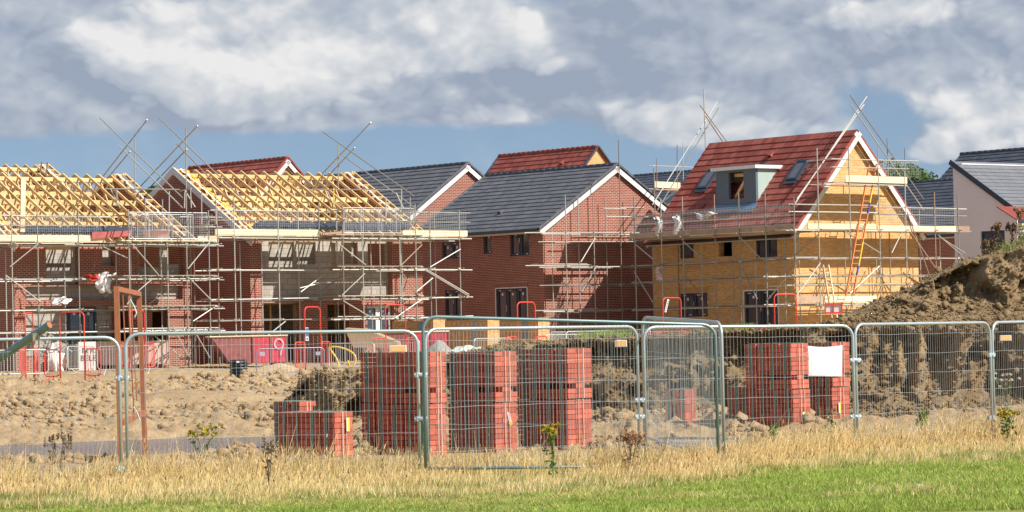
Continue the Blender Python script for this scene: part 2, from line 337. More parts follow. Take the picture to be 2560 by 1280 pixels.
veil=mth(nt,'MULTIPLY',mth(nt,'SUBTRACT',cloudnoise((1.2,6.3,.2),2.6,5.0,.55),.38),1.5,0.0,True)
nt.links.new(mixc(nt,mth(nt,'MAXIMUM',mr.outputs[0],mth(nt,'MINIMUM',veil,.55)),skc,ccol),bg.inputs['Color']); bg.inputs['Strength'].default_value=.078
wd.cycles.sampling_method='MANUAL'; wd.cycles.sample_map_resolution=512
SC.view_settings.view_transform='Standard'; SC.view_settings.look='None'; SC.view_settings.exposure=.58; SC.view_settings.gamma=1
SC.cycles.max_bounces=6; SC.cycles.diffuse_bounces=3; SC.cycles.glossy_bounces=3; SC.cycles.transmission_bounces=4; SC.cycles.transparent_max_bounces=6
# ------------------------------------------------------------------ houses
YAW=R(38.5)
def wallgrid(mb,X0,X1,Z0,Z1,holes,T,f):
    """a wall with real openings: outer and inner leaf, reveals and top"""
    xs=sorted({X0,X1,*[a for h in holes for a in (h[0],h[1]) if X0<a<X1]}); zs=sorted({Z0,Z1,*[a for h in holes for a in (h[2],h[3]) if Z0<a<Z1]})
    solid=lambda i,k: not any(h[0]-1e-6<=(xs[i]+xs[i+1])/2<=h[1]+1e-6 and h[2]-1e-6<=(zs[k]+zs[k+1])/2<=h[3]+1e-6 for h in holes)
    q=lambda *p: mb.quad(*[f(*a) for a in p])
    nx,nz=len(xs)-1,len(zs)-1
    for i in range(nx):
        for k in range(nz):
            a,b,c,d=xs[i],xs[i+1],zs[k],zs[k+1]
            if not solid(i,k): continue
            q((a,0,c),(b,0,c),(b,0,d),(a,0,d)); q((b,T,c),(a,T,c),(a,T,d),(b,T,d))
            if i==0 or not solid(i-1,k): q((a,T,c),(a,0,c),(a,0,d),(a,T,d))
            if i==nx-1 or not solid(i+1,k): q((b,0,c),(b,T,c),(b,T,d),(b,0,d))
            if k>0 and not solid(i,k-1): q((a,T,c),(b,T,c),(b,0,c),(a,0,c))
            if k==nz-1 or not solid(i,k+1): q((a,0,d),(b,0,d),(b,T,d),(a,T,d))
class House:
    def __init__(s,name,label,u,D,z0,w,l,ze,zr,axis,wallmat,yaw=YAW,group=None,T=.3,apex=None):
        s.fr=Fr(u,D,z0,yaw); s.w,s.l,s.ze,s.zr,s.axis,s.T=w,l,ze-z0,zr-z0,axis,T
        s.e=thing(name,label,'house',s.fr.o,yaw,group); s.wm=wallmat
        s.apex=(w if axis=='y' else l)/2 if apex is None else apex
        s.h0=[]; s.hx=[]          # openings in the y=0 face and in the x=0 face
        s.f0=lambda X,Y,Z:(X,Y,Z); s.fx=lambda X,Y,Z:(Y,l-X,Z)
    def rect(s,face,u0,v0,u1,v1):
        um,vm=(u0+u1)/2,(v0+v1)/2
        if face=='0': g=lambda u,v:(lambda p:(p.x,p.z))(s.fr.hit(u,v,1,0))
        else: g=lambda u,v:(lambda p:(s.l-p.y,p.z))(s.fr.hit(u,v,0,0))
        return (g(u0,vm)[0],g(u1,vm)[0],g(um,v1)[1],g(um,v0)[1])
    def hole(s,face,*px):
        r=s.rect(face,*px); (s.h0 if face=='0' else s.hx).append(r); return r
    def walls(s,zb=-1.2):
        mb=MB(); w,l,T,ze,zr=s.w,s.l,s.T,s.ze,s.zr
        wallgrid(mb,0,w,zb,ze,s.h0,T,s.f0); wallgrid(mb,0,l-T,zb,ze,s.hx,T,s.fx)
        mb.box(w-T,T+.002,zb,w-.002,l-T,ze); mb.box(T+.002,l-T+.002,zb,w-.004,l-.002,ze)
        if s.axis=='y':
            for y in (0,l-T): mb.prism([(0,y,ze+.001),(w,y,ze+.001),(s.apex,y,zr)],(0,T,0))
        else:
            for x in (0,w-T): mb.prism([(x,0,ze+.001),(x,l,ze+.001),(x,s.apex,zr)],(T,0,0))
        return mb.build('wall',s.wm,s.e)
    def slopes(s,oe=.3,lift=.10):
        """both roof slopes as (E0, along, up, length of slope, normal)"""
        W=s.w if s.axis=='y' else s.l; out=[]
        for side in (0,1):
            run=s.apex if side==0 else W-s.apex; t=math.atan2(s.zr-s.ze,run); c,n=math.cos(t),math.sin(t)
            z0=s.ze-oe*math.tan(t)+lift/c; a0=-oe if side==0 else W+oe; sg=1 if side==0 else -1
            if s.axis=='y': E=Vector((a0,0,z0)); up=Vector((sg*c,0,n)); nm=Vector((-sg*n,0,c)); al=Vector((0,1,0))
            else: E=Vector((0,a0,z0)); up=Vector((0,sg*c,n)); nm=Vector((0,-sg*n,c)); al=Vector((1,0,0))
            out.append((E,al,up,(run+oe)/c,nm))
        return out
    def roof(s,mt,gauge=.33,og=.1,oe=.3,barge=None,verge=None,ridge=None,fascia=True,lift=.10,step=.032):
        La=(s.l if s.axis=='y' else s.w); mb=MB(); sl=s.slopes(oe,lift); s.sl=sl
        for E,al,up,Ls,nm in sl:
            n=max(1,round(Ls/gauge)); g=Ls/n; A=E-al*og; B=E+al*(La+og)
            for i in range(n):
                lo,hi=up*(i*g),up*((i+1)*g+.01); j=random.uniform(-.003,.003)
                a,b,c,d=A+lo+nm*(step+j),B+lo+nm*(step-j),B+hi+nm*.003,A+hi+nm*.003
                mb.quad(a,b,c,d); mb.quad(A+lo-nm*.02,B+lo-nm*.02,b,a); mb.quad(A+lo-nm*.02,a,d,A+hi-nm*.02); mb.quad(b,B+lo-nm*.02,B+hi-nm*.02,c)
            mb.prism([A-nm*.022,A+up*Ls-nm*.022,A+up*Ls-nm*.09,A-nm*.09],al*(La+2*og))
        me=mb.mesh('roof',mt); k=1 if s.axis=='y' else 0
        co=np.array(mb.v); li=np.empty(len(me.loops),int); me.loops.foreach_get('vertex_index',li)
        V=[]
        for E,al,up,Ls,nm in sl:
            n=max(1,round(Ls/gauge))
            for i in range(n): V+=[i+.5]*16
            V+=[.5]*24
        U=co[li][:,k]; me.uv_layers[0].data.foreach_set('uv',np.stack([U,np.array(V)],1).ravel())
        ro=bpy.data.objects.new('roof',me); COL.objects.link(ro); ro.parent=s.e; s.ro=ro
        E,al,up,Ls,nm=sl[0]; top=E+up*Ls; rb=MB(); k=int((La+2*og)/.45)+1
        for i in range(k):
            a=-og+i*(La+2*og)/k; b=-og+(i+1)*(La+2*og)/k
            rb.tube(top+al*a-Vector((0,0,.03)),top+al*(b+.03)-Vector((0,0,.03)),.115,10,.125)
        if ridge is not False: rb.build('ridge_cap',ridge or mt,ro,True)
        for E,al,up,Ls,nm in sl:
            for a0,sg in ((-og,-1),(La+og,1)):
                if barge:
                    p=E+al*(a0+sg*.014)-nm*.20; b=MB(); b.bar(p-up*.02,p+up*(Ls+.0),.024,.20,nm); b.build('bargeboard',barge,s.e)
                if verge:
                    b=MB(); n=max(1,round(Ls/gauge)); g=Ls/n
                    for i in range(n):
                        q=E+al*(a0+sg*.0)+up*(i*g)+nm*(.018); b.bar(q,q+up*(g*.97),.13,.085 if i%2 else .075,nm)
                    b.build('verge_cap',verge,ro)
            if fascia:
                b=MB(); p=E-nm*.14+up*.06; b.bar(p-al*(og-.03),p+al*(La+og-.03),.03,.20,(0,0,1)); b.build('fascia',M['white_paint'],s.e)
                b=MB(); p=E-nm*.03-up*.05; b.tube(p-al*(og-.05),p+al*(La+og-.05),.055,8); b.build('gutter',M['black_pipe'],s.e)
    def vent(s,u,v,mt):
        E,al,up,Ls,nm=s.sl[0]; p=s.onroof(u,v); b=MB(); q=p+nm*.05
        b.prism([q-up*.16+al*.11-nm*.03,q-up*.16+al*.11+nm*.10,q+up*.2+al*.11],al*-.22); b.build('roof_vent',mt,s.ro)
    def onroof(s,u,v):
        E,al,up,Ls,nm=s.sl[0]; o=s.fr.I@Vector((0,0,0)); d=s.fr.R3@ray(u,v); t=(E-o).dot(nm)/d.dot(nm); return o+d*t
    def place(s,o,face):
        if face=='x': o.matrix_local=Matrix.Translation((0,s.l,0))@Matrix.Rotation(R(-90),4,'Z')
    def window(s,face,r,lights=2,frame=None,name='window',tapes=True,kind='win',surround=None,depth=.07,glassm=None):
        x0,x1,z0,z1=r; frame=frame or M['anthracite']; mb=MB(); t=.06; y0,y1=depth,depth+.06
        def bx(a,b,c,d,ya=y0,yb=y1): mb.box(a,ya,c,b,yb,d)
        bx(x0,x1,z1-t,z1); bx(x0,x1,z0,z0+t); bx(x0,x0+t,z0+t,z1-t); bx(x1-t,x1,z0+t,z1-t)
        wl=(x1-x0)/lights
        for i in range(1,lights): bx(x0+wl*i-t*.7,x0+wl*i+t*.7,z0+t,z1-t)
        for i in range(lights):   # sash of each light
            a,b=x0+wl*i+t*.9,x0+wl*(i+1)-t*.9
            for q in ((a,b,z1-t*1.9,z1-t),(a,b,z0+t,z0+t*1.9),(a,a+t*.8,z0+t*1.9,z1-t*1.9),(b-t*.8,b,z0+t*1.9,z1-t*1.9)): bx(*q,ya=y0-.015,yb=y1-.02)
        o=mb.build(name,frame,s.e); s.place(o,face)
        p=MB(); p.box(x0+t*.5,y1-.022,z0+t*.5,x1-t*.5,y1-.012,z1-t*.5); p.build('pane',glassm or M['glass'],o)
        if tapes:
            rr=random.Random(int(x0*977+z0*31)); tb=[]
            for i in range(lights):
                a,b=x0+wl*i+t*1.2,x0+wl*(i+1)-t*1.2; W=b-a
                tb.append((a+W*.45,y1-.026,z1-t*4.2,.05,.055)); tb.append((a+W*.25,y0-.019,z1-t*1.4,.13*W,.014)); tb.append((a+W*.72,y0-.019,z0+t*1.4,.13*W,.014))
                tb.append((b+t*.2,y0-.019,z0+(z1-z0)*(.5+.1*rr.random()),.012,(z1-z0)*.08))
            for (X,y,Z,hw,hh) in tb:
                p=MB(); p.box(X-hw,y-.003,Z-hh,X+hw,y,Z+hh); p.build('protective_tape',M['white_tag'],o)
        if surround:
            p=MB()
            for q in ((x0-.05,x1+.05,z1+.0,z1+.055),(x0-.06,x0-.0,z0,z1),(x1+.0,x1+.06,z0,z1)): p.box(q[0],-.012,q[2],q[1],y0+.03,q[3])
            p.build('white_surround',surround,o)
        return o
    def patch(s,face,r,mt,name,proud=.006,thick=.02):
        mb=MB(); mb.box(r[0],-proud,r[2],r[1],-proud+thick,r[3]); o=mb.build(name,mt,s.e); s.place(o,face); return o

WP=M['white_paint']
# --- the yellow brick house on the right
HR=House('brick_house','yellow brick house with steep red tiled roof, dormer and white bargeboards behind scaffolding',1990,133,.0,7.34,8.92,4.495,8.60,'y',M['yellow_brick'])
fw=[HR.hole('x',1700,603,1734,646),HR.hole('x',1797,597,1832,641),HR.hole('x',1889,590,1943,643)]
gw=HR.hole('x',1700,733,1769,792); gd=HR.hole('x',1861,727,1945,817)
HR.walls(); HR.roof(M['red_tile'],.36,og=.22,oe=.32,barge=WP,ridge=False,fascia=True)
for r in (gw,): HR.window('x',r,2)
HR.window('x',gd,2,name='patio_door',surround=WP)
HR.window('x',fw[0],1,tapes=False); HR.window('x',fw[2],2,tapes=False)
HR.patch('x',(gw[0]-.1,gw[1]+.1,gw[3]+.02,gw[3]+.25),M['soldier_yellow'],'soldier_course'); HR.patch('x',(gd[0]-.1,gd[1]+.1,gd[3]+.02,gd[3]+.25),M['soldier_yellow'],'soldier_course')
HR.vent(1930,387,M['red_tile']); HR.vent(1757,518,M['red_tile'])
def rooflight(h,u,v,w,l):
    E,al,up,Ls,nm=h.sl[0]; p=h.onroof(u,v)+nm*.07; b=MB()
    for s in (-1,1): b.obox(p+al*(s*w/2),al*.045,up*(l/2+.05),nm*.06); b.obox(p+up*(s*l/2),al*(w/2-.048),up*.05,nm*.058)
    b.obox(p-up*(l/2+.16),al*(w/2+.06),up*.1,nm*.02-up*0)
    o=b.build('rooflight',M['anthracite'],h.ro); g=MB(); g.obox(p+nm*.01,al*(w/2-.04),up*(l/2-.05),nm*.012); g.build('pane',M['roof_glass'],o)
rooflight(HR,1996,428,.60,1.05); rooflight(HR,1772,450,.60,1.05)
# dormer
E,al,up,Ls,nm=HR.sl[0]; foot=HR.onroof(1838,512); xd=foot.x
a=HR.fr.hit(1790,470,0,xd); b=HR.fr.hit(1890,470,0,xd); zt=HR.fr.hit(1850,424,0,xd).z; zb=foot.z-.25
ya,yb=b.y,a.y                                   # ya nearer, yb farther
xe=xd+(zt-foot.z)/up.z*up.x+.25
wo=(HR.fr.hit(1822,470,0,xd).y,HR.fr.hit(1859,470,0,xd).y,HR.fr.hit(1840,497,0,xd).z,HR.fr.hit(1840,430,0,xd).z)
d=MB(); fxd=lambda X,Y,Z:(xd+Y,yb-X,Z)
wallgrid(d,0,yb-ya,zb,zt,[(yb-wo[0],yb-wo[1],wo[2],wo[3])],.12,fxd)
dm=d.build('dormer',M['dormer_navy'],HR.e)
for y in (ya,yb-.03):
    d=MB(); d.prism([(xd+.123,y,zb),(xd+.123,y,zt),(xe,y,zt)],(0,.03,0)); d.build('cheek',M['dormer_green'],dm)
d=MB(); d.box(xd-.16,ya-.16,zt+.003,xe,yb+.16,zt+.15); d.build('dormer_roof',WP,dm)
d=MB(); d.box(xd-.13,ya-.13,zt+.152,xe,yb+.13,zt+.175); d.build('roof_felt',M['anthracite'],dm)
d=MB(); d.box(xd+.9,ya+.05,zb,xd+.93,yb-.05,zt); d.build('back_panel',M['block'],dm)
d=MB(); ym=(wo[0]+wo[1])/2; d.bar((xd+.35,wo[0]+.1,wo[2]-.1),(xd+.3,wo[1]-.05,wo[3]-.1),.10,.12); d.bar((xd+.4,wo[0],wo[3]-.12),(xd+.4,wo[1],wo[3]-.12),.1,.14); d.build('timber_prop',M['timber'],dm)
d=MB(); d.obox(foot-up*.28+nm*.045-al*(foot.y-(ya+yb)/2),al*((yb-ya)/2+.12),up*.26,nm*.012); d.build('membrane_apron',M['lead'],dm)

# --- the red brick house in the middle
HM=House('brick_house','red brick house with finished dark grey roof and white bargeboards in the centre',1363,140,.2,8.5,9.2,5.10,7.80,'y',M['red_brick'])
w1=HM.hole('x',1105,605,1151,646); w2=HM.hole('x',1208,577,1230,635); w3=HM.hole('x',1274,571,1323,640); w4=HM.hole('x',1112,725,1155,792); w5=HM.hole('x',1241,721,1318,830)
HM.walls(); HM.roof(M['slate'],.345,og=.12,oe=.32,barge=WP,verge=M['slate'],ridge=M['slate_navy'])
HM.window('x',w1,2); HM.window('x',w2,1); HM.window('x',w3,2); HM.window('x',w4,2); HM.window('x',w5,3,name='patio_door',surround=WP)
for r in (w4,w5): HM.patch('x',(r[0]-.1,r[1]+.1,r[3]+.04,r[3]+.27),M['soldier_red'],'soldier_course')
HM.vent(1255,531,M['slate'])

# --- two timber framed roofs on the left
def timber_house(u,D,z0,w,l,ze,zr,label,apx):
    return House('unfinished_house',label,u,D,z0,w,l,ze,zr,'x',M['red_brick'],apex=apx)
L2=timber_house(629,130,-.5,8.75,10.74,4.6,7.60,'unfinished red brick house with bare timber roof and grey blockwork front beside dark roofs',5.37)
L1=timber_house(38,123.2,-.75,8.0,10.74,4.35,7.33,'unfinished red brick house with bare timber roof at the left edge',5.37)
def walls2(h,outer,inner):
    h.h0=[h.rect('0',*p) for p in outer]; h.walls(); ih=[h.rect('0',*p) for p in inner]
    mb=MB(); wallgrid(mb,.02,h.w-.02,-1.0,h.ze-.03,ih,.10,lambda X,Y,Z:(X,Y+h.T+.003,Z)); mb.build('inner_block_wall',M['block'],h.e)
walls2(L2,[(656,590,981,752),(660,757,752,900),(820,762,873,900),(919,762,986,852)],
       [(682,604,744,667),(752,604,800,660),(838,606,850,668),(870,606,905,660),(930,608,975,668),(660,757,752,900),(820,762,873,900),(919,762,986,852)])
walls2(L1,[(115,606,199,712),(256,606,288,665),(344,606,462,690),(66,715,457,749),(64,764,290,892),(300,764,326,892),(381,764,420,902)],
       [(120,608,190,676),(352,608,410,668),(430,608,458,660),(178,768,250,880),(300,764,326,892),(381,764,420,902)])
L1.window('0',L1.rect('0',178,768,250,880),2,name='patio_door',depth=.24)
L2.window('0',L2.rect('0',920,763,985,851),2,frame=WP,name='patio_door',depth=.24)
L3=timber_house(-60,146,-.2,6.7,10.74,6.3,9.10,'half hidden unfinished house whose bare roof timbers rise behind the leftmost timber roof',5.37); L3.walls()
for h in (L1,L2,L3):
    fl=MB(); fl.box(.35,.45,2.35,h.w-.35,h.l-.35,2.55); fl.build('first_floor',M['timber'],h.e)
    pt=MB(); pt.box(h.w*.62,.5,-.4,h.w*.62+.1,h.l-.5,h.ze-.2); pt.box(.4,3.2,-.4,h.w*.62-.01,3.3,h.ze-.2); pt.build('partition_wall',M['block'],h.e)
    for i in range(7):
        b=MB(); b.bar((h.w*(.08+.12*i),1.0+.2*(i%2),0),(h.w*(.08+.12*i),1.0+.2*(i%2),2.3),.09,.05,(1,0,0)); b.build('stud',M['timber'],h.e)
    A=h.apex; t=math.atan2(h.zr-h.ze,A); 
    def truss(x,mt=M['timber']):
        b=MB(); th=.042; hb=.115; z0,z1=h.ze+.06,h.zr-.02; oh=.42; a=math.tan(t)
        e0=(x,-oh,z0-oh*a+.04); e1=(x,h.l+oh,z0-oh*a+.04); ap=(x,A,z1)
        b.bar(e0,ap,th,hb,(0,-math.sin(t),math.cos(t))); b.bar(e1,(x,A,z1-.004),th-.002,hb,(0,math.sin(t),math.cos(t)))
        b.bar((x,.0,z0),(x,h.l,z0),th-.004,hb)
        for f0,f1,sg in ((.333,.5,1),(.333,.25,1),(.667,.5,-1),(.667,.75,-1)):
            y1=h.l*f1; zz=(z0+(y1 if y1<=A else h.l-y1)*a) -.05
            b.bar((x,h.l*f0,z0),(x,y1,zz if f1!=.5 else z1-.06),th-.008,.085,(0,1,0))
        o=b.build('roof_truss',mt,h.e); q=MB(); q.box(x-.026,A-.10,h.zr-.30,x+.026,A+.10,h.zr-.10); q.build('nail_plate',M['galv'],o); return o
    n=int((h.w-.3)/.58); xs=[.34+i*(h.w-.68)/n for i in range(n+1)]
    for x in xs: truss(x)
    pt=lambda x,f,off=0: Vector((x,A*f,h.ze+.06+A*f*math.tan(t)+off))
    for f,wd_,off in ((.955,.16,-.16),(.62,.20,-.19),(.44,.13,-.16),(.30,.13,-.16),(.19,.11,-.15)):
        b=MB(); b.bar(pt(.1,f,off),pt(h.w-.1,f,off),.05,wd_); b.build('binder',M['timber'],h.e)
    for f in (.62,.8):
        b=MB(); q=pt(.1,f,-.2); b.bar((.1,h.l-q.y,q.z),(h.w-.1,h.l-q.y,q.z),.05,.15); b.build('binder',M['timber'],h.e)
    for (xa,fa,xb,fb) in ((.8,.08,3.6,.9),(h.w-.8,.08,h.w-3.4,.9),(.6,.5,4.4,.12)):
        b=MB(); b.bar(pt(xa,fa,-.16),pt(xb,fb,-.16),.04,.09); b.build('diagonal_brace',M['timber'],h.e)
    # gable ladders at both ends
    for x0,x1 in ((-.16,.30),(h.w-.28,h.w+.34)):
        b=MB(); nrm=(0,-math.sin(t),math.cos(t))
        b.bar(pt(x0 if x0<0 else x1,-.07,0),pt(x0 if x0<0 else x1,.995,0),.045,.115,nrm)
        for i in range(11): f=.02+i*.095; b.bar(pt(x0,f,0),pt(x1,f,0),.04,.1,nrm)
        y=lambda p:Vector((p.x,h.l-p.y,p.z)); xx=x0 if x0<0 else x1; b.bar(y(pt(xx,-.07)),y(pt(xx,.995)),.044,.115,(0,math.sin(t),math.cos(t)))
        b.build('gable_ladder',M['timber'],h.e)
    # spandrel panel at the far end, ragged felt and insulation along the near verge
    b=MB(); b.prism([(h.w-.10,.5,h.ze+.1),(h.w-.10,h.l-.5,h.ze+.1),(h.w-.10,A,h.zr-.25)],(.05,0,0)); b.build('spandrel_panel',M['tarp_brown'],h.e)
    rr=random.Random(3); nn=Vector((0,-math.sin(t),math.cos(t)))
    for x0 in (.12,h.w-.05):      # one ragged strip of cavity sheet along each verge
        b=MB(); pts=[]
        for i in range(31):
            f=.05+i*.031; p=pt(x0+rr.uniform(-.05,.05),f,.07+rr.uniform(-.015,.02)); w=rr.uniform(.03,.07); pts.append((p-Vector((w,0,0)),p+Vector((w,0,0))))
        for (a,c),(d,e) in zip(pts,pts[1:]): b.quad(a,c,e,d); b.quad(a-nn*.02,d-nn*.02,e-nn*.02,c-nn*.02)
        b.build('cavity_sheet',M['board'],h.e)
    for i,f in enumerate((.93,.86,.80,.66,.58,.44,.38,.30,.22)):
        b=MB(); b.lathe([(.02,-.12),(.11,-.09),(.14,0),(.10,.08),(.02,.11)],9,pt(.24+.05*(i%2),f,.02)); b.build('insulation_roll',M['insul'],h.e,True)
    # near-side white bargeboard
    b=MB(); nrm=(0,-math.sin(t),math.cos(t)); b.bar(pt(-.20,-.09,-.09),pt(-.20,1.012,-.09),.03,.26,nrm)
    y=lambda p:Vector((p.x,h.l-p.y,p.z)); b.bar(y(pt(-.20,-.09,-.09)),y(pt(-.20,1.008,-.09)),.028,.26,(0,math.sin(t),math.cos(t))); b.build('bargeboard',WP,h.e)
    # eaves: fascia, tilting board and gutter
    b=MB(); b.box(.1,-.44,h.ze-.21,h.w+.2,-.41,h.ze-.02); b.build('fascia',WP,h.e)
    b=MB(); b.bar(pt(.2,-.07,.07),pt(h.w+.2,-.07,.07),.25,.03,(0,-math.sin(t),math.cos(t))); b.build('eaves_board',M['timber'],h.e)
    b=MB(); b.tube((.1,-.5,h.ze-.10),(h.w+.2,-.5,h.ze-.10),.055,8); b.build('gutter',M['black_pipe'],h.e)
    # tiles waiting along the eaves, each small stack a thing of its own
    if h is L3: continue
    me=None; k=int((h.w-.9)/.34)
    for i in range(k):
        if me is None:
            b=MB(); c=Vector((0,math.cos(t),math.sin(t))); nn=Vector((0,-math.sin(t),math.cos(t)))
            for j in range(4): b.obox(nn*(.03+.05*j)+Vector((.055*j,0,0)),(.12,0,.05),c*.20,nn*.012)
            me=b.mesh('roof_tile_stack',M['slate_navy'])
        o=bpy.data.objects.new('roof_tile_stack',me); COL.objects.link(o)
        p=h.fr.M@(pt(.6+i*.34,.075,.075)); o.location=p; o.rotation_euler=(0,0,YAW)
        tag(o,'small dark blue stack of roof tiles leaning along the eaves of the '+('right' if h is L2 else 'left')+' timber roof','tile stack','roof tiles laid along the eaves of the '+('right' if h is L2 else 'left')+' timber roof')

# --- houses behind
HB1=House('brick_house','house far behind the timber roofs with red tiles and yellow brick gable',562,168,.2,8.2,9.2,6.0,10.05,'y',M['yellow_brick'])
HB1.walls(); HB1.roof(M['red_tile'],.36,og=.2,oe=.3,barge=WP,verge=M['red_tile'])
HB2=House('brick_house','red brick house with dark grey roof, half hidden behind the central house',996,150,.2,8.5,12.5,5.6,8.55,'y',M['red_brick'])
HB2.walls(); HB2.roof(M['slate'],.345,og=.12,oe=.32,barge=WP,verge=M['slate'],ridge=M['slate_navy']); HB2.vent(940,482,M['slate'])
HB3=House('brick_house','house behind the central dark roof with red tiles and dark verges on a yellow gable',1338,175,.2,9.4,8.6,5.6,10.75,'y',M['yellow_brick'])
HB3.walls(); HB3.roof(M['red_tile'],.36,og=.12,oe=.3,verge=M['slate_navy'],ridge=M['red_tile']); HB3.vent(1408,407,M['red_tile'])
HB5=House('brick_house','dark roofed red brick house between the yellow house and the grey house',2400,170,.0,9.0,13.0,5.4,8.45,'y',M['red_brick'])
HB5.walls(); HB5.roof(M['slate_navy'],.345,og=.1,oe=.3,barge=M['anthracite'],ridge=M['slate_navy'])
HB4=House('clad_house','distant house with pale clad gable and dark tiles above the red roof edge',1640,186,.2,8.0,9.5,7.6,9.9,'y',M['cream_panel'])
HB4.walls(); HB4.roof(M['slate_navy'],.345,og=.1,oe=.3,barge=M['anthracite'],verge=M['slate'],ridge=M['slate_navy'])
HB6=House('brick_house','low red tiled house far behind the gap beside the central gable',1545,205,.2,9,9,7.6,10.3,'y',M['yellow_brick'])
HB6.walls(); HB6.roof(M['red_tile'],.36,og=.1,oe=.3)
# --- the grey rendered house at the right edge: a single slope falling towards the field
HG=Fr(2393,152,-.3,YAW); ge=thing('rendered_house','grey rendered house with single pale slate slope at the right edge','house',HG.o,YAW)
tl=HG.hit(2393,408,0,0); br=HG.hit(2542,528,0,0)     # top of the wall and foot of the verge, on the wall plane x=0
gh=tl.z; gy0=br.y; gz0=br.z
wn=(HG.hit(2452,600,0,0).y,HG.hit(2512,600,0,0).y,HG.hit(2480,640,0,0).z,HG.hit(2480,577,0,0).z)
g=MB(); L=-gy0; wallgrid(g,0,L-.0,-1.2,gz0,[(-wn[0],-wn[1],wn[2],wn[3])],.3,lambda X,Y,Z:(Y,-X,Z))
g.prism([(0,0,gz0+.001),(0,gy0,gz0+.001),(0,0,gh)],(.3,0,0)); g.box(.302,gy0,-1.2,9,gy0+.3,gz0); g.box(8.7,gy0+.302,-1.2,9,0,gz0+1); g.box(.302,-.3,-1.2,8.69,0,gh); g.build('wall',M['render'],ge)
E=Vector((-.1,gy0-.25,gz0-.25*(gh-gz0)/-gy0+.1)); upv=Vector((0,-gy0,gh-gz0)).normalized(); nm2=Vector((0,-upv.z,upv.y)); Ls=math.hypot(gy0,gh-gz0)+.3
b=MB(); n=round(Ls/.36); gg=Ls/n; al=Vector((1,0,0)); A=E; B=E+al*9.2
for i in range(n):
    lo,hi=upv*(i*gg),upv*((i+1)*gg+.01)
    b.quad(A+lo+nm2*.032,B+lo+nm2*.032,B+hi+nm2*.003,A+hi+nm2*.003); b.quad(A+lo-nm2*.02,B+lo-nm2*.02,B+lo+nm2*.032,A+lo+nm2*.032)
b.prism([A-nm2*.022,A+upv*Ls-nm2*.022,A+upv*Ls-nm2*.09,A-nm2*.09],al*9.2); b.build('roof',M['slate_pale'],ge)
b=MB(); b.bar(E-nm2*.06-upv*.05+al*-.03,E-nm2*.06+upv*(Ls+.05)+al*-.03,.05,.24,nm2); b.build('verge_trim',M['anthracite'],ge)
class _W: pass
hw=_W(); hw.e=ge; hw.l=0; hw.place=lambda o,f:setattr(o,'matrix_local',Matrix.Rotation(R(-90),4,'Z')); House.window(hw,'x',(-wn[0],-wn[1],wn[2],wn[3]),2,tapes=False)
HG2=House('brick_house','dark blue roofed house beyond the grey rendered house, cut by the right edge',2640,168,.0,9,10.6,6.4,10.0,'y',M['red_brick'])
HG2.walls(); HG2.roof(M['slate_navy'],.345,og=.1,oe=.3,ridge=M['slate_navy'])
# small red tiled porch at the right edge
pf=Fr(2556,146,0,YAW); po=thing('porch','small red tiled porch roof at the right edge before the grey house','porch',pf.o,YAW)
pz=pf.hit(2550,552,1,0).z
b=MB()
for i in range(4): b.obox((1.2,.18+.3*i,pz+.13+.16*i),(1.35,0,0),(0,.17,.09),(0,-.01,.02))
b.build('roof',M['red_tile'],po); b=MB(); b.box(-.1,-.05,pz-.12,2.5,.0,pz+.02); b.build('fascia',M['anthracite'],po)
for x in (.1,2.2):
    b=MB(); b.box(x,.05,-.5,x+.15,.2,pz-.12); b.build('post',WP,po)
# ------------------------------------------------------------------ noise for the ground
def _h(ix,iy,iz):
    n=(ix*374761393+iy*668265263+iz*2147483647)&0xffffffff; n=((n^(n>>13))*1274126177)&0xffffffff; return ((n^(n>>16))&0xffff)/65535.0
def vnoise(x,y,z=0.0):
    x=np.asarray(x,float); y=np.asarray(y,float); z=np.zeros_like(x)+z
    fx,fy,fz=np.floor(x),np.floor(y),np.floor(z); ix,iy,iz=fx.astype(np.int64),fy.astype(np.int64),fz.astype(np.int64)
    u,v,w=x-fx,y-fy,z-fz; u,v,w=[t*t*(3-2*t) for t in (u,v,w)]
    L=lambda a,b,t:a+(b-a)*t
    return L(L(L(_h(ix,iy,iz),_h(ix+1,iy,iz),u),L(_h(ix,iy+1,iz),_h(ix+1,iy+1,iz),u),v),L(L(_h(ix,iy,iz+1),_h(ix+1,iy,iz+1),u),L(_h(ix,iy+1,iz+1),_h(ix+1,iy+1,iz+1),u),v),w)
def fbm(x,y,z=0.0,o=5,g=.5):
    s=0;a=1;t=0
    for i in range(o): s=s+a*vnoise(x*2**i+17*i,y*2**i+5*i,z*2**i); t+=a; a*=g
    return s/t
def ridged(x,y,z=0.0,o=4):
    s=0;a=1;t=0
    for i in range(o): s=s+a*(1-np.abs(2*vnoise(x*2**i+7*i,y*2**i+3*i,z*2**i)-1)); t+=a; a*=.55
    return s/t
def sstep(a,b,x): t=np.clip((x-a)/(b-a),0,1); return t*t*(3-2*t)
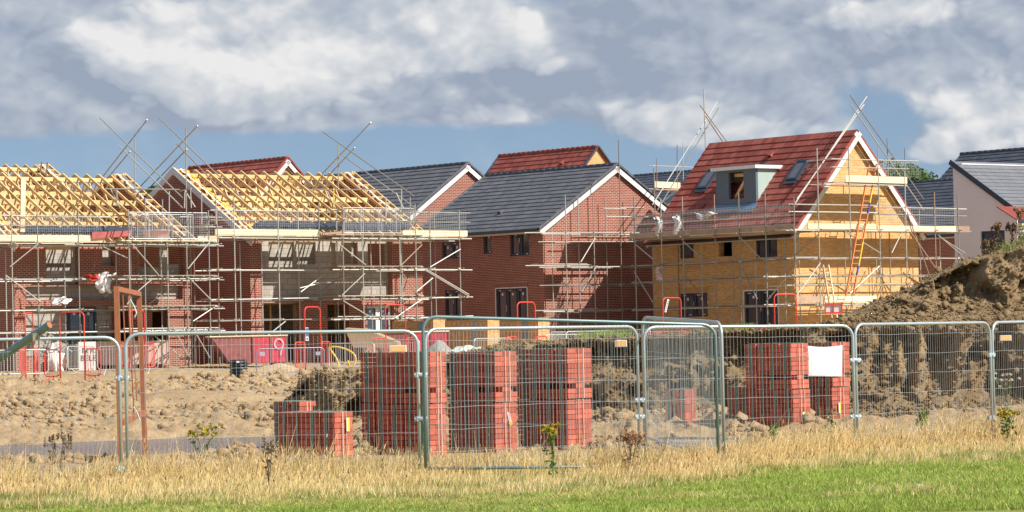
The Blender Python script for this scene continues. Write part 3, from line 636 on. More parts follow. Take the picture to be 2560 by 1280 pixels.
def npmesh(name,co,faces,mt,smooth=True,col=None,parent=None):
    me=bpy.data.meshes.new(name); co=np.asarray(co,np.float32); faces=np.asarray(faces,np.int32); k=faces.shape[1]
    me.vertices.add(len(co)); me.vertices.foreach_set('co',co.ravel()); me.loops.add(faces.size); me.loops.foreach_set('vertex_index',faces.ravel())
    me.polygons.add(len(faces)); me.polygons.foreach_set('loop_start',np.arange(0,faces.size,k,dtype=np.int32)); me.polygons.foreach_set('loop_total',np.full(len(faces),k,np.int32))
    if smooth: me.polygons.foreach_set('use_smooth',np.ones(len(faces),bool))
    me.update(calc_edges=True); me.materials.append(mt)
    if col is not None:
        a=me.color_attributes.new('Col','FLOAT_COLOR','POINT'); a.data.foreach_set('color',np.concatenate([col,np.ones((len(col),1))],1).astype(np.float32).ravel())
    o=bpy.data.objects.new(name,me); COL.objects.link(o)
    if parent: o.parent=parent
    return o
def grid(nx,ny):
    i=np.arange(nx*ny).reshape(ny,nx); return np.stack([i[:-1,:-1],i[:-1,1:],i[1:,1:],i[1:,:-1]],-1).reshape(-1,4)
pxr=lambda px:(np.asarray(px,float)-1280)/F
# foot of the earth bank (distance), height of its lower top and of the mound, by x/y ratio
BP=[640,700,745,790,840,890,1000,1290,1540,1700,2000,2300,2560,2800]; BY=[70,69,68.5,68,67.5,67,65.5,64.5,63.8,63,62.2,61.6,61.2,61]
BT=[-1.75,-1.35,-.82,-.52,-.62,-.58,-.42,-.03,.02,.09,.22,.26,.24,.2]
MP=[640,880,1900,2040,2100,2180,2290,2400,2450,2560,2700,2900,3700]; MZ=[-1.8,-1.6,.1,.25,.42,.70,1.06,1.50,1.62,1.90,2.05,2.1,1.2]
def bankY(r): return np.interp(r,pxr(BP),BY)
def bankT(r): return np.interp(r,pxr(BP),BT)
def moundZ(r): return np.interp(r,pxr(MP),MZ)
LAWN=-1.65
def site_z(x,y,noise_=True):
    r=x/y; low=np.interp(y,[41,47,49.5,52,62,90,110,118,128,145,400],[-1.638,-1.638,-1.685,-1.71,-1.72,-1.28,-.93,-.83,-.64,-.5,-.3])
    z=low+sstep(-.03,.12,r)*.12*sstep(50,60,y)
    if noise_:
        hol=sstep(0,.45,1-np.abs((y-58.3+(fbm(x*.5,y*.12,21,4)-.5)*10.0)/7.4))*sstep(-.060,-.082,r); amp=sstep(50,58,y)*(1-.6*sstep(112,124,y))*(1-.85*hol)
        z=z+amp*((fbm(x*.35,y*.35,3,4)-.5)*.30+(ridged(x*.9,y*.5,1,5)-.55)*.55*np.clip(fbm(x*.3,y*.3,12,2)*2.6-.6,.12,1.6)+(ridged(x*2.6,y*1.5,4,4)-.5)*.22*np.clip(fbm(x*.5,y*.4,15,2)*3-.8,.2,1.5))
        z=z+(fbm(x*2.2,y*2.2,7,4,.6)-.5)*.075*(.35+.65*amp)*sstep(43,49,y)-.035*(1-sstep(-.25,.1,y-np.interp(r*F+1280,[0,1500,1800,1900,2200,2560,2800],[40.0,40.3,41.6,43.2,44.8,46.0,46.6])))
        # the wet hollow and the compacted track along the barriers
        z=z-hol*.26
        fl=sstep(103,107,y)*(1-sstep(117,121,y))*sstep(-.07,-.10,r); z=z*(1-fl*.8)+low*(fl*.8)
    return z
# one ground sheet: the field, out to the horizon
gx=np.concatenate([-np.geomspace(3000,60,18),np.linspace(-50,50,41),np.geomspace(60,3000,18)]); gy=np.concatenate([np.linspace(-60,30,10),np.linspace(31,46.7,16),np.geomspace(48.3,4000,26)])
X,Y=np.meshgrid(gx,gy); Z=np.where(Y<47,LAWN,-2.6)+0*X
Z=np.where(Y<36,Z-fbm(X*.4,Y*.4,2,3)*.03,Z)
o=npmesh('ground',np.stack([X,Y,Z],-1).reshape(-1,3),grid(len(gx),len(gy)),M['soil_lawn']); tag(o,kind='structure')
rr_=np.linspace(-.38,.38,1000); yy=np.concatenate([np.linspace(41.2,66,215),np.linspace(66.1,130,330)[1:],np.geomspace(131,420,60)])
Rr,Y=np.meshgrid(rr_,yy); X=Rr*Y; Z=site_z(X,Y); o=npmesh('mud_ground',np.stack([X,Y,Z],-1).reshape(-1,3),grid(len(rr_),len(yy)),M['mud']); tag(o,kind='structure')
# puddle
m,nt_,b=newmat('muddy_water'); b.inputs['Base Color'].default_value=(.09,.09,.115,1); b.inputs['Roughness'].default_value=.10; b.inputs['Specular IOR Level'].default_value=1.0
tcw=N(nt_,'ShaderNodeTexCoord'); mp=N(nt_,'ShaderNodeMapping'); mp.inputs['Scale'].default_value=(.6,2.2,1); nt_.links.new(tcw.outputs['Object'],mp.inputs[0]); nw=N(nt_,'ShaderNodeTexNoise',i_Scale=3.0,i_Detail=6.0); nt_.links.new(mp.outputs[0],nw.inputs['Vector'])
bpw=N(nt_,'ShaderNodeBump',i_Strength=.9,i_Distance=.10); nt_.links.new(nw.outputs[0],bpw.inputs['Height']); nt_.links.new(bpw.outputs[0],b.inputs['Normal'])
xs=np.linspace(-12,-2.2,2); ys=np.linspace(51.5,66,2); X,Y=np.meshgrid(xs,ys); o=npmesh('puddle_water',np.stack([X,Y,0*X-1.765],-1).reshape(-1,3),grid(2,2),m); tag(o,kind='structure')

# ------------------------------------------------------------------ earth bank and mound on the right
nc,npf=1150,200
rb_=np.linspace(pxr(640),pxr(3700),nc); tt=np.linspace(0,1,npf)
Y0=bankY(rb_); T0=bankT(rb_); Mz=moundZ(rb_)
co=np.zeros((npf,nc,3))
ms=np.clip(Mz-T0-.05,0,None)               # extra height of the mound above the shelf
prof=[(0,.0,-.45),(.04,.05,-.05),(.16,.85,.20),(.46,2.0,1.0),(.52,2.6,1.04),(.60,4.0,1.08),(.66,4.5,1.22),(.84,5.3,1.93),(.88,6.2,2.02),(1.0,12,2.02)]
pt_=[p[0] for p in prof]; dy=np.interp(tt,pt_,[p[1] for p in prof]); lv=np.interp(tt,pt_,[p[2] for p in prof])
for j in range(npf):
    l=lv[j]; z=np.where(l<=1.0,-1.72+(T0+1.72)*l, T0+(l-1.0)*ms*1.0+ (0.05*np.minimum((l-1)*10,1)))
    y=Y0+dy[j]; z=z-np.interp(dy[j],[3.2,9],[0,1])*(1-sstep(pxr(1900),pxr(2100),rb_))*(T0+1.9); co[j,:,0]=rb_*y; co[j,:,1]=y; co[j,:,2]=z
x,y,z=co[...,0],co[...,1],co[...,2]
steep=np.interp(tt,[0,.1,.2,.45,.5,.6,.67,.83,.88,1],[.5,.8,1,1,.6,.6,1.25,1.2,.45,.3])[:,None]
disp=(fbm(x*.55,z*.5,y*.4,4)-.5)*1.3+(ridged(x*1.2,z*1.0+3,y*.7,5)-.55)*.8+(fbm(x*3.2,z*3.2,y*3.2,5,.6)-.5)*.34
facing=np.interp(tt,[0,.14,.47,.52,.6,.66,.84,.9,1],[.3,.8,1,.2,.15,1,1,.2,.1])[:,None]
cav=sstep(.52,.575,fbm(x*.75+9,z*.62+4,2.0,3,.45))*.75+sstep(.55,.59,fbm(x*1.9+2,z*1.5,5.0,3,.5))*.22; disp=disp*.75-cav*np.interp(tt,[0,.15,.22,.42,.48,.64,.70,.82,.87],[0,0,1,1,0,0,.9,.9,0])[:,None]
co[...,1]-=disp*steep*facing; co[...,2]+=disp*steep*(1-facing)*.55+(fbm(x*2.5,y*2.5,z*2.5,4,.6)-.5)*.16*steep
# bucket grooves: smooth hollows scooped out of the lower face
for px,wd_,z0,z1,dp in ((2200,.13,-1.0,-.2,.34),(2284,.13,-1.15,.0,.40),(2360,.26,-1.25,-.05,.55),(2222,.20,-.5,.1,.4),(2530,.3,-1.2,-.2,.4)):
    xc=pxr(px)*62.0; g=np.exp(-((x-xc-.18*(z+.6))/wd_)**4)*sstep(z0-.12,z0+.1,z)*(1-sstep(z1-.1,z1+.12,z)); co[...,1]+=g*dp*facing
o=npmesh('earth_bank',co.reshape(-1,3),grid(nc,npf),M['bank_earth']); tag(o,kind='structure')
BANK=co
# ------------------------------------------------------------------ loose clods, one object
def clods(name,P_,S_,mt):
    bm=bmesh.new(); bmesh.ops.create_icosphere(bm,subdivisions=1,radius=1); base=np.array([v.co[:] for v in bm.verts]); fc=np.array([[v.index for v in f.verts] for f in bm.faces]); bm.free()
    n=len(P_); k=len(base); sc=S_[:,None,None]*rng.uniform(.7,1.3,(n,1,3))*np.array([1,1,.75])
    V=base[None]*(1+rng.uniform(-.38,.32,(n,k,1)))*sc; an=rng.uniform(0,6.28,n); c,s=np.cos(an)[:,None],np.sin(an)[:,None]
    V=np.stack([V[...,0]*c-V[...,1]*s,V[...,0]*s+V[...,1]*c,V[...,2]],-1)+P_[:,None,:]
    Fc=(fc[None]+np.arange(n)[:,None,None]*k).reshape(-1,3); return tag(npmesh(name,V.reshape(-1,3),Fc,mt,False),kind='stuff')
n=90000; y=np.concatenate([rng.uniform(51,75,n//3),rng.uniform(75,112,n-n//3)]); r=rng.uniform(-.17,.10,n); x=r*y; cl=fbm(x*.4,y*.3,9,3)
keep=(rng.random(n)<sstep(.40,.60,cl)*.95+.06)&~((y<65.5)&(y>51)&(r<-.066)&(rng.random(n)<.97))&~((y>104)&(r<-.085)); x,y=x[keep],y[keep]
s=np.minimum(.15,.021*np.exp(rng.exponential(.50,len(x))))*np.where(cl[keep]>.55,1.2,.85)
clods('mud_clods',np.stack([x,y,site_z(x,y)+s*.2],-1),s,M['mud'])
jj=rng.choice(npf,46000,p=(lambda w:w/w.sum())(np.interp(tt,[0,.1,.18,.4,.47,.6,.7,.84,.9,1],[5,5,2,1.2,3,3,1.6,1.4,2,.6]))); ii=rng.integers(0,nc,46000)
Pk=BANK[jj,ii]+rng.normal(0,.03,(46000,3)); s=np.minimum(.10,.016*np.exp(rng.exponential(.40,46000)))
clods('bank_clods',Pk+np.stack([0*s,-s*.2,s*.1],-1),s,M['bank_earth'])
# a rough row of heaped spoil between the puddle and the grass, and heaps before the barriers
def heap(px,D,rx,ry,h,name,label,mt=None,n=900,zoff=0.0):
    p=P(px,860,D); cx,cy=p.x,D; g=np.linspace(-1,1,44); U,V=np.meshgrid(g,g); d=np.sqrt(U*U+V*V)
    X,Y=cx+U*rx,cy+V*ry; Z=site_z(X,Y,False)-.12+zoff+h*np.clip(1-d**1.6,-.2,1)*(.75+.6*fbm(X*1.4,Y*1.4,4,4))+(ridged(X*2.2,Y*2.2,2,4)-.5)*.16*h
    return tag(npmesh(name,np.stack([X,Y,Z],-1).reshape(-1,3),grid(44,44),mt or M['mud']),label,'heap')
n=2600; y=rng.normal(50.3,.7,n); r=rng.uniform(-.165,-.045,n); x=r*y; k=(rng.random(n)<sstep(.40,.6,fbm(x*.9,y*.2,5,3)))
x,y=x[k],y[k]; s=np.minimum(.12,.026*np.exp(rng.exponential(.40,len(x)))); clods('spoil_clods',np.stack([x,y,np.full(len(x),-1.71)+s*.4+np.clip(fbm(x*.9,y*.2,5,3)-.5,0,1)*.9*rng.random(len(x))*sstep(-.10,-.075,x/y)],-1),s,M['mud'])
# ------------------------------------------------------------------ scaffolds
def unit_tube(mt,n=8):
    b=MB(); b.tube((0,0,0),(0,0,1),.0245,n); return b.mesh('scaffold_tube',mt,False)
UT=[unit_tube(M['galv']),unit_tube(M['galv_dull']),unit_tube(M['rust_tube']),unit_tube(M['yellow_plastic'])]
def coupler_mesh():
    b=MB(); b.obox((0,0,0),(.045,0,0),(0,.04,0),(0,0,.05)); b.tube((-.02,-.08,0),(-.02,.08,0),.014,6); b.obox((.03,.02,.0),(.03,0,0),(0,.05,0),(0,0,.03)); return b.mesh('coupler',M['coupler'])
CM=coupler_mesh()
class Scaffold:
    def __init__(s,label,fr,group='tube scaffolds round the houses'):
        s.fr=fr; s.e=thing('scaffold',label,'scaffold',fr.o,fr.yaw,group); s.nc=0; s.cnt={}; s.r=random.Random(len(label))
    def tube(s,p,q,kind='ledger',m=None):
        p=Vector(p); q=Vector(q); d=q-p; s.cnt[kind]=s.cnt.get(kind,0)+1
        if m is None: m=s.r.choices((0,1,2),(.62,.28,.10))[0]
        o=bpy.data.objects.new(kind,UT[m]); COL.objects.link(o); o.parent=s.e
        o.matrix_local=Matrix.Translation(p)@d.to_track_quat('Z','Y').to_matrix().to_4x4()@Matrix.Diagonal((1,1,d.length,1)); return o
    def px(s,a,b,kind='ridge_tie',m=None):
        """a tube between two points given as (u, v, distance) in the photograph"""
        return s.tube(s.fr.at(*a),s.fr.at(*b),kind,m)
    def coup(s,p):
        if s.nc>=98: return
        s.nc+=1; o=bpy.data.objects.new('coupler',CM); COL.objects.link(o); o.parent=s.e; o.location=p; o.rotation_euler=(s.r.uniform(-.4,.4),0,s.r.uniform(0,3.1))
    def board(s,p,q,w=.225,h=.038,kind='scaffold_board',mt=None,up=(0,0,1)):
        b=MB(); b.bar(p,q,w,h,up); return b.build(kind,mt or s.r.choice((M['board'],M['board'],M['board_old'])),s.e)
    def toe(s,p,q,mt=None,h=.225): return s.board(p,q,.04,h,'toe_board',mt or M['board'])
    def guard(s,p,q,h=.95,pitch=.085,frame=True,name='mesh_guard'):
        """a wire mesh guard panel standing on the line p-q"""
        p=Vector(p); q=Vector(q); L=(q-p).length; d=(q-p)/L; u=Vector((0,0,1)); b=MB(); r=.0042
        n=int(L/pitch)
        for i in range(n+1): a=p+d*(L*i/n); b.tube(a,a+u*h,r,3,caps=False)
        k=int(h/pitch)
        for i in range(k+1): a=p+u*(h*i/k); b.tube(a,a+d*L,r,3,caps=False)
        if frame:
            for a,c in ((p,q),(p+u*h,q+u*h)): b.tube(a,c,.016,6)
            m=max(2,round(L/1.0))
            for i in range(m+1): a=p+d*(L*i/m); b.tube(a,a+u*h,.016,6)
        return b.build(name,M['wire'],s.e)
def hx(fr,u,v,y): return fr.hit(u,v,1,y).x
# ---- the two scaffolds on the timber houses
def front_scaffold(h,label,front,inner,bay,xl,xr,zl,zdeck,zb,tops,ztop):
    s=Scaffold(label,h.fr); yf,yi,yb=-1.50,-.32,-2.75
    fx=[hx(h.fr,u,650,yf) for u in front]; ix=[hx(h.fr,u,650,yi) for u in inner]; bx=[hx(h.fr,u,650,yb) for u in bay]
    bm=[(bx[0]+.02,yf),(bx[-1]+.02,yf)]
    for i,x in enumerate(fx):
        s.tube((x,yf,zb),(x,yf,ztop+s.r.uniform(-.1,.35)),'standard')
    for x in ix: s.tube((x,yi,zb),(x,yi,zdeck-.15 if s.r.random()<.7 else ztop),'standard')
    for i,x in enumerate(bx): s.tube((x,yb,zb-.15),(x,yb,ztop+.1 if i in (0,len(bx)-1) else zdeck+.05),'standard')
    for x in (bx[0]+.45,(bx[0]+bx[-1])/2,bx[-1]-.3): s.tube((x,(yb+yf)/2,zb),(x,(yb+yf)/2,zdeck-.1),'standard')
    lifts=zl+[zdeck]
    for z in lifts:
        for y in (yf,yi):
            x=xl
            while x<xr:
                x2=min(x+5.2+s.r.uniform(-.4,.4),xr); dz=s.r.uniform(-.03,.03)
                s.tube((x-.2,y+.05,z+dz),(x2+.25,y+.05,z+dz+s.r.uniform(-.05,.05)),'ledger'); x=x2
        s.tube((bx[0]-.5,yb+.05,z-.03),(bx[-1]+.5,yb+.05,z-.02),'ledger'); s.tube((bx[0]-.3,yb+.05,z+.10),(bx[-1]+.4,yb+.05,z+.08),'ledger')
        s.tube((bx[0]-.25,(yb+yf)/2,z),(bx[-1]+.25,(yb+yf)/2,z+.02),'ledger')
        for x in fx: s.tube((x+.06,yf-.18,z+.06),(x+.06,yi+.2,z+.06),'transom'); s.coup((x,yf+.03,z+.02))
        k=9
        for i in range(k): x=bx[0]-.1+(bx[-1]-bx[0]+.2)*i/(k-1); s.tube((x,yb-.22,z+.06),(x,yf+.15,z+.06),'transom'); 
        for x in bx: s.coup((x,yb+.03,z))
    # boarded top lift
    x=xl
    while x<xr:
        x2=min(x+3.9,xr)
        for j in range(5): s.board((x,yf+.13+.235*j,zdeck+.115),(x2-.02,yf+.13+.235*j,zdeck+.115+s.r.uniform(-.006,.012)))
        x=x2
    for j in range(5): s.board((bx[0]-.35,yb+.08+.235*j,zdeck+.12),(bx[-1]+.35,yb+.08+.235*j,zdeck+.12))
    for z in zl[1:]:
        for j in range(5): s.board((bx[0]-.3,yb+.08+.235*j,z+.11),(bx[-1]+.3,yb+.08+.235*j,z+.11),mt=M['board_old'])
    # guard rails and toe boards
    zt=zdeck+.26; a=bx[0]-.3; c=bx[-1]+.3
    for z in (zdeck+.72,zdeck+1.12):
        s.tube((xl-.2,yf+.05,z),(a+.6,yf+.05,z+s.r.uniform(-.05,.08)),'guard_rail'); s.tube((c-.8,yf+.05,z),(xr+.2,yf+.05,z+s.r.uniform(-.04,.04)),'guard_rail')
        for x in (bx[0],bx[-1]): s.tube((x+.05,yb-.2,z),(x+.05,yf+.2,z),'guard_rail')
    s.toe((xl,yf+.02,zt),((xl+a)/2-.1,yf+.02,zt)); s.toe(((xl+a)/2-.1,yf+.03,zt),(a,yf+.03,zt),M['board']); s.toe((c,yf+.02,zt),(xr,yf+.02,zt))
    s.guard((bx[0]+.05,yb+.02,zdeck+.2),(bx[-1]-.05,yb+.04,zdeck+.2),1.02); s.guard((bx[0]+.3,yb+.3,zdeck+.2),(bx[-1]-.4,yb+.5,zdeck+.22),.95,.10)
    s.guard((xl+.2,yf-.02,zdeck+.3),(a-.2,yf-.02,zdeck+.3),.85,.10,False); s.guard((c+.1,yf-.02,zdeck+.3),(xr-.1,yf-.02,zdeck+.3),.85,.10,False)
    return s,fx,ix,bx,yf,yi,yb
S2,fx,ix,bx,yf,yi,yb=front_scaffold(L2,'tube scaffold before the right timber roof, its boarded loading bay fenced with wire mesh',[545,587,697,799,1076,1150],[600,654,747,843,1005,1088],[858,907,950,1000,1040],hx(L2.fr,540,650,-1.5),hx(L2.fr,1170,650,-1.5),[1.65,2.48,3.68],4.95,-.35,None,6.25)
S1,gx_,gi,gb,_,_,_=front_scaffold(L1,'tube scaffold before the leftmost timber roof, its loading bay holding a pink tub',[-110,30,95,197,545],[-60,14,161,290,345,477],[323,362,419,467,523],hx(L1.fr,-140,650,-1.5),hx(L1.fr,548,650,-1.5),[1.55,2.40,3.58],4.92,-.35,None,6.15)
# reddish boards and the post on the left scaffold
b0=L1.fr.hit(228,589,1,-1.5); b1=L1.fr.hit(328,584,1,-1.5); S1.toe((b0.x,-1.56,b0.z),(b1.x,-1.56,b1.z),M['board_red'],.25)
b0=L2.fr.hit(800,588,1,-1.5); b1=L2.fr.hit(880,583,1,-1.5); S2.toe((b0.x,-1.56,b0.z),(b1.x,-1.56,b1.z),M['board_old'],.25)
p=L1.fr.hit(56,580,1,-1.35); q=L1.fr.hit(58,446,1,-1.35); S1.board(p,q,.20,.05,'upright_board',M['board'],(0,1,0))
# diagonal braces (photograph points, on the plane of the front standards or of the bay)
def braces(s,h,y,segs,kind='brace'):
    for (u0,v0,u1,v1) in segs:
        p=h.fr.hit(u0,v0,1,y); q=h.fr.hit(u1,v1,1,y); s.tube(p,q,kind)
braces(S1,L1,-2.82,[(325,604,396,687),(378,700,345,728),(470,692,530,752),(530,598,470,672),(258,617,318,645),(540,765,483,803),(483,822,525,895),(432,815,470,890)])
braces(S1,L1,-1.58,[(25,667,95,610),(14,688,102,755),(262,742,320,690),(372,760,470,690),(110,823,180,880),(387,840,472,907)])
braces(S2,L2,-2.82,[(845,608,914,662),(912,684,855,738),(1000,675,1052,747),(1055,612,1000,666),(858,752,928,794),(1052,750,988,795),(1010,800,1050,880)])
braces(S2,L2,-1.58,[(752,730,805,690),(796,732,855,690),(714,803,655,850),(1151,623,1075,668),(1062,675,1176,743),(1065,673,1172,736),(1040,730,1082,695),(1080,795,1135,870),(1110,795,1160,880),(750,720,880,690)])
# ridge ties
D1,D1r=122.3,128.6
for (u0,v0,d0,u1,v1,d1) in ((250,295,129.5,456,494,121),(368,299,126.5,258,440,130.5),(297,364,128.8,456,519,121),(325,378,128.2,268,447,131),(337,348,129,337,470,129),(398,295,130.5,609,500,121.8),(494,314,128.5,350,467,132.5),(442,359,129.8,594,519,121.8),(467,373,129.3,364,480,132.5),(465,319,129.6,466,540,129.6)): S1.px((u0,v0,d0),(u1,v1,d1))
for (u0,v0,d0,u1,v1,d1) in ((808,330,138,1035,490,131.5),(927,306,135,799,441,140),(887,369,136.5,820,440,140),(858,389,137,1037,519,131.5),(846,356,137,846,470,137)): S2.px((u0,v0,d0),(u1,v1,d1))
# hoist goalposts over the loading bays
S1.px((262,472,121.5),(450,474,121.5),'hoist_bar',0); S1.px((450,478,121.5),(478,471,120.8),'hoist_bar',0); S1.px((292,470,121.2),(292,515,121.2),'hoist_leg',0); S1.px((476,471,120.8),(478,520,120.8),'hoist_leg',0); S1.px((276,472,121.3),(300,520,121.3),'hoist_leg',0); S1.px((462,476,121),(488,518,121),'hoist_leg',0); S1.px((462,478,121.2),(461,520,121.2),'hoist_leg',0)
S2.px((785,474,131),(1005,474,131),'hoist_bar',0); S2.px((834,470,130.8),(834,518,130.8),'hoist_leg',3); S2.px((1004,473,131),(1003,525,131),'hoist_leg',0); S2.px((990,482,131),(1008,520,131),'hoist_leg',0); S2.px((818,478,131),(838,520,131),'hoist_leg',0)
for s,h,lst in ((S1,L1,((363,494,600),(406,498,590),(423,478,560),(504,480,560),(540,485,560))),(S2,L2,((965,493,560),(1025,493,560)))):
    for u,v0,v1 in lst: p=h.fr.hit(u,v0,1,-2.0); q=h.fr.hit(u,v1,1,-2.0); s.tube(p,q,'standard')

# ---- the scaffold round the yellow house and the central gable
SR=Scaffold('tube scaffold wrapped round the yellow brick house, with boards at eaves and gable',HR.fr)
f=HR.fr; xf,xi=-1.40,-.30
def zy(u,v,x=xf): p=f.hit(u,v,0,x); return p.y,p.z
for u,vt,vb in ((1589,300+195,830),(1655,498,830),(1709,492,830),(1789,486,830),(1850,482,830),(1916,482,830),(1988,492,830)):
    y,_=zy(u,650); z0=zy(u,vb)[1]; z1=zy(u,vt)[1]; SR.tube((xf,y,z0),(xf,y,z1),'standard')
for u in (1632,1696,1754,1832,1889,1962): y,_=zy(u,650,xi); SR.tube((xi,y,-.3),(xi,y,4.1),'standard')
yF0=zy(1575,650)[0]; yF1=-1.5
def zat(u,v): return zy(u,v)[1]
zD=zat(1850,583); z2=zat(1850,653); z3=zat(1850,697); z4=zat(1850,767)
FY=[zy(u,650)[0] for u in (1589,1655,1709,1789,1850,1916,1988)]
for z in (zD-.06,z2,z3,z4):
    for x in (xf+.05,xi):
        for a,b in ((yF0,yF0-5.6),(yF0-5.3,yF1)): SR.tube((x,a,z+SR.r.uniform(-.03,.03)),(x,b,z),'ledger')
    for y in FY: SR.tube((xf-.15,y+.05,z+.05),(xi+.2,y+.05,z+.05),'transom'); SR.coup((xf+.03,y,z))
for v in (545,524): SR.tube((xf+.05,yF0,zat(1850,v)),(xf+.05,yF1,zat(1850,v)),'guard_rail')
y=yF0
while y>yF1:
    y2=max(y-3.9,yF1)
    for j in range(5): SR.board((xf+.12+.235*j,y,zD+.02),(xf+.12+.235*j,y2+.02,zD+.02))
    SR.toe((xf+.03,y,zD+.15),(xf+.03,y2+.01,zD+.15),M['board_old']); y=y2
SR.guard((xf-.0,yF0-.2,zD+.25),(xf-.0,yF1+.2,zD+.25),.85,.09,False)
for (u0,v0,u1,v1) in ((1590,612,1633,648),(1585,678,1633,757),(1710,605,1757,648),(1713,690,1755,740),(1851,594,1899,644),(1855,668,1893,748),(1990,665,1915,754),(2048,585,1985,640)):
    p=f.hit(u0,v0,0,xf); q=f.hit(u1,v1,0,xf-.06); SR.tube(p,q,'brace')
# gable side
yg,yn=-1.45,-.32
GX=[2048,2127,2200,2266,2339,2397]; NX=[1997,2112,2190,2224,2300,2350]
gxs=[f.hit(u,620,1,yg).x for u in GX]; nxs=[f.hit(u,620,1,yn).x for u in NX]
gv=lambda u,v,y=yg: f.hit(u,v,1,y)
tops={2048:370,2127:370,2200:370,2266:430,2339:480,2397:482}
for u,x in zip(GX,gxs): SR.tube((x,yg,-.3),(x,yg,gv(u,tops[u]).z),'standard')
for u,x in zip(NX,nxs): SR.tube((x,yn,-.3),(x,yn,4.4 if u not in (2190,2300) else 5.4),'standard')
x0=f.hit(1975,575,1,yg).x; x1=f.hit(2422,572,1,yg).x; zG=gv(2200,577).z
for v in (577,646,690,712,762):
    z=gv(2150,v).z
    for y in (yg+.05,yn):
        SR.tube((x0-.2,y,z),(x0+4.6,y,z+.02),'ledger'); SR.tube((x0+4.2,y,z+.03),(x1+(.2 if v==577 else -.6),y,z),'ledger')
    for x in gxs: SR.tube((x+.05,yg-.16,z+.05),(x+.05,yn+.2,z+.05),'transom'); SR.coup((x,yg+.03,z))
for v in (513,531): z=gv(2150,v).z; SR.tube((x0,yg+.05,z),(gv(2200,v).x,yg+.05,z),'guard_rail'); SR.tube((gv(2185,v).x,yg+.05,z-.06),(gv(2418,v).x,yg+.05,z-.1),'guard_rail')
for u0,u1,dz in ((2020,2190,0),(2196,2390,-.06)):
    a,b=gv(u0,570).x,gv(u1,570).x; SR.toe((a,yg+.02,zG+.17+dz),(b,yg+.02,zG+.17+dz))
SR.toe((gv(2391,575).x,yg+.02,zG+.10),(gv(2424,575).x,yg+.02,zG+.10),M['board_old'],.26)
for j in range(5):
    SR.board((x0,yg+.12+.235*j,zG+.04),(x0+4.2,yg+.12+.235*j,zG+.04)); SR.board((x0+4.15,yg+.12+.235*j,zG+.0),(x1-.2,yg+.12+.235*j,zG+.0))
# upper gable platform
zU=gv(2190,461).z; a,b=gv(2062,460).x,gv(2270,460).x
for y in (yg+.05,yn-.02): SR.tube((a,y,zU),(b,y,zU-.03),'ledger')
for v,u0,u1 in ((400,2080,2298),(420,2082,2275)): z=gv(2190,v).z; SR.tube((gv(u0,v).x,yg+.05,z),(gv(u1,v).x,yg+.05,z),'guard_rail')
for v in (397,417): p=gv(2080,v); SR.tube((p.x,yg+.05,p.z),(p.x+.2,yn+.6,p.z),'guard_rail')
SR.toe((gv(2114,450).x,yg+.02,zU+.22),(gv(2268,450).x,yg+.02,zU+.20),M['board'],.28)
for j in range(4): SR.board((gv(2085,460).x,yg+.15+.235*j,zU+.06),(b-.1,yg+.15+.235*j,zU+.05))
SR.guard((gv(2200,440).x,yg-.01,zU+.35),(gv(2300,440).x,yg-.01,zU+.35),.7,.1,False); SR.guard((gv(2205,550).x,yg-.01,zG+.3),(gv(2390,550).x,yg-.01,zG+.25),.75,.1,False)
# low working platform at the foot of the gable
zl_=gv(2080,757).z
for j in range(4): SR.board((gv(1992,757).x,yg+.15+.235*j,zl_),(gv(2195,757).x,yg+.15+.235*j,zl_))
SR.toe((gv(1992,745).x,yg+.02,zl_+.16),(gv(2058,745).x,yg+.02,zl_+.16),M['board_old']); SR.toe((gv(2060,745).x,yg+.02,zl_+.16),(gv(2192,745).x,yg+.02,zl_+.16))
for (u0,v0,u1,v1) in ((2110,578,2200,634),(2265,530,2322,692),(2343,588,2402,638),(2346,592,2410,633),(2048,658,1990,737),(2196,665,2123,733),(2250,585,2227,632),(2274,580,2350,690)):
    p=gv(u0,v0); q=gv(u1,v1); SR.tube(p+Vector((0,-.06,0)),q+Vector((0,-.06,0)),'brace')
for (u0,v0,d0,u1,v1,d1) in ((1759,223,143,1764,372,143),(1750,263,141.5,1816,353,145.5),(1764,290,142,1806,353,145),(1793,255,144.5,1631,512,139.5),(1797,269,144.5,1643,526,139.5),(2167,241,136.4,1988,508,131.0),(2160,261,136.2,1992,498,131.0),(2125,238,135.2,2309,498,139.5),(2126,260,135.2,2309,525,139.5),(2218,346,137.5,2222,470,137.5),(2262,370,140,2263,520,140)): SR.px((u0,v0,d0),(u1,v1,d1))
SM=Scaffold('tube scaffold of bare standards and ledgers against the red brick gable of the central house',HM.fr)
f=HM.fr; ym,yn2=-1.45,-.35
for u,vt,y in ((1381,570,yn2),(1416,488,ym),(1448,492,yn2),(1486,490,ym),(1517,492,yn2),(1553,350,ym),(1588,493,ym),(1640,420,ym)):
    p=f.hit(u,650,1,y); SM.tube((p.x,y,-.3),(p.x,y,f.hit(u,vt,1,y).z),'standard')
for v,u0,u1 in ((583,1312,1600),(605,1347,1640),(668,1350,1640),(664,1315,1480),(713,1350,1640),(775,1340,1640),(778,1360,1560)):
    z=f.hit(1480,v,1,ym).z; SM.tube((f.hit(u0,v,1,ym).x,ym+.05,z),(f.hit(u1,v,1,ym).x,ym+.05,z+.03),'ledger')
    if v!=664: SM.tube((f.hit(u0+40,v,1,yn2).x,yn2,z),(f.hit(u1,v,1,yn2).x,yn2,z),'ledger')
for v in (668,713,775):
    for u in (1416,1486,1553,1588): p=f.hit(u,v,1,ym); SM.tube((p.x+.05,ym-.15,p.z+.05),(p.x+.05,yn2+.15,p.z+.05),'transom'); SM.coup((p.x,ym+.03,p.z))
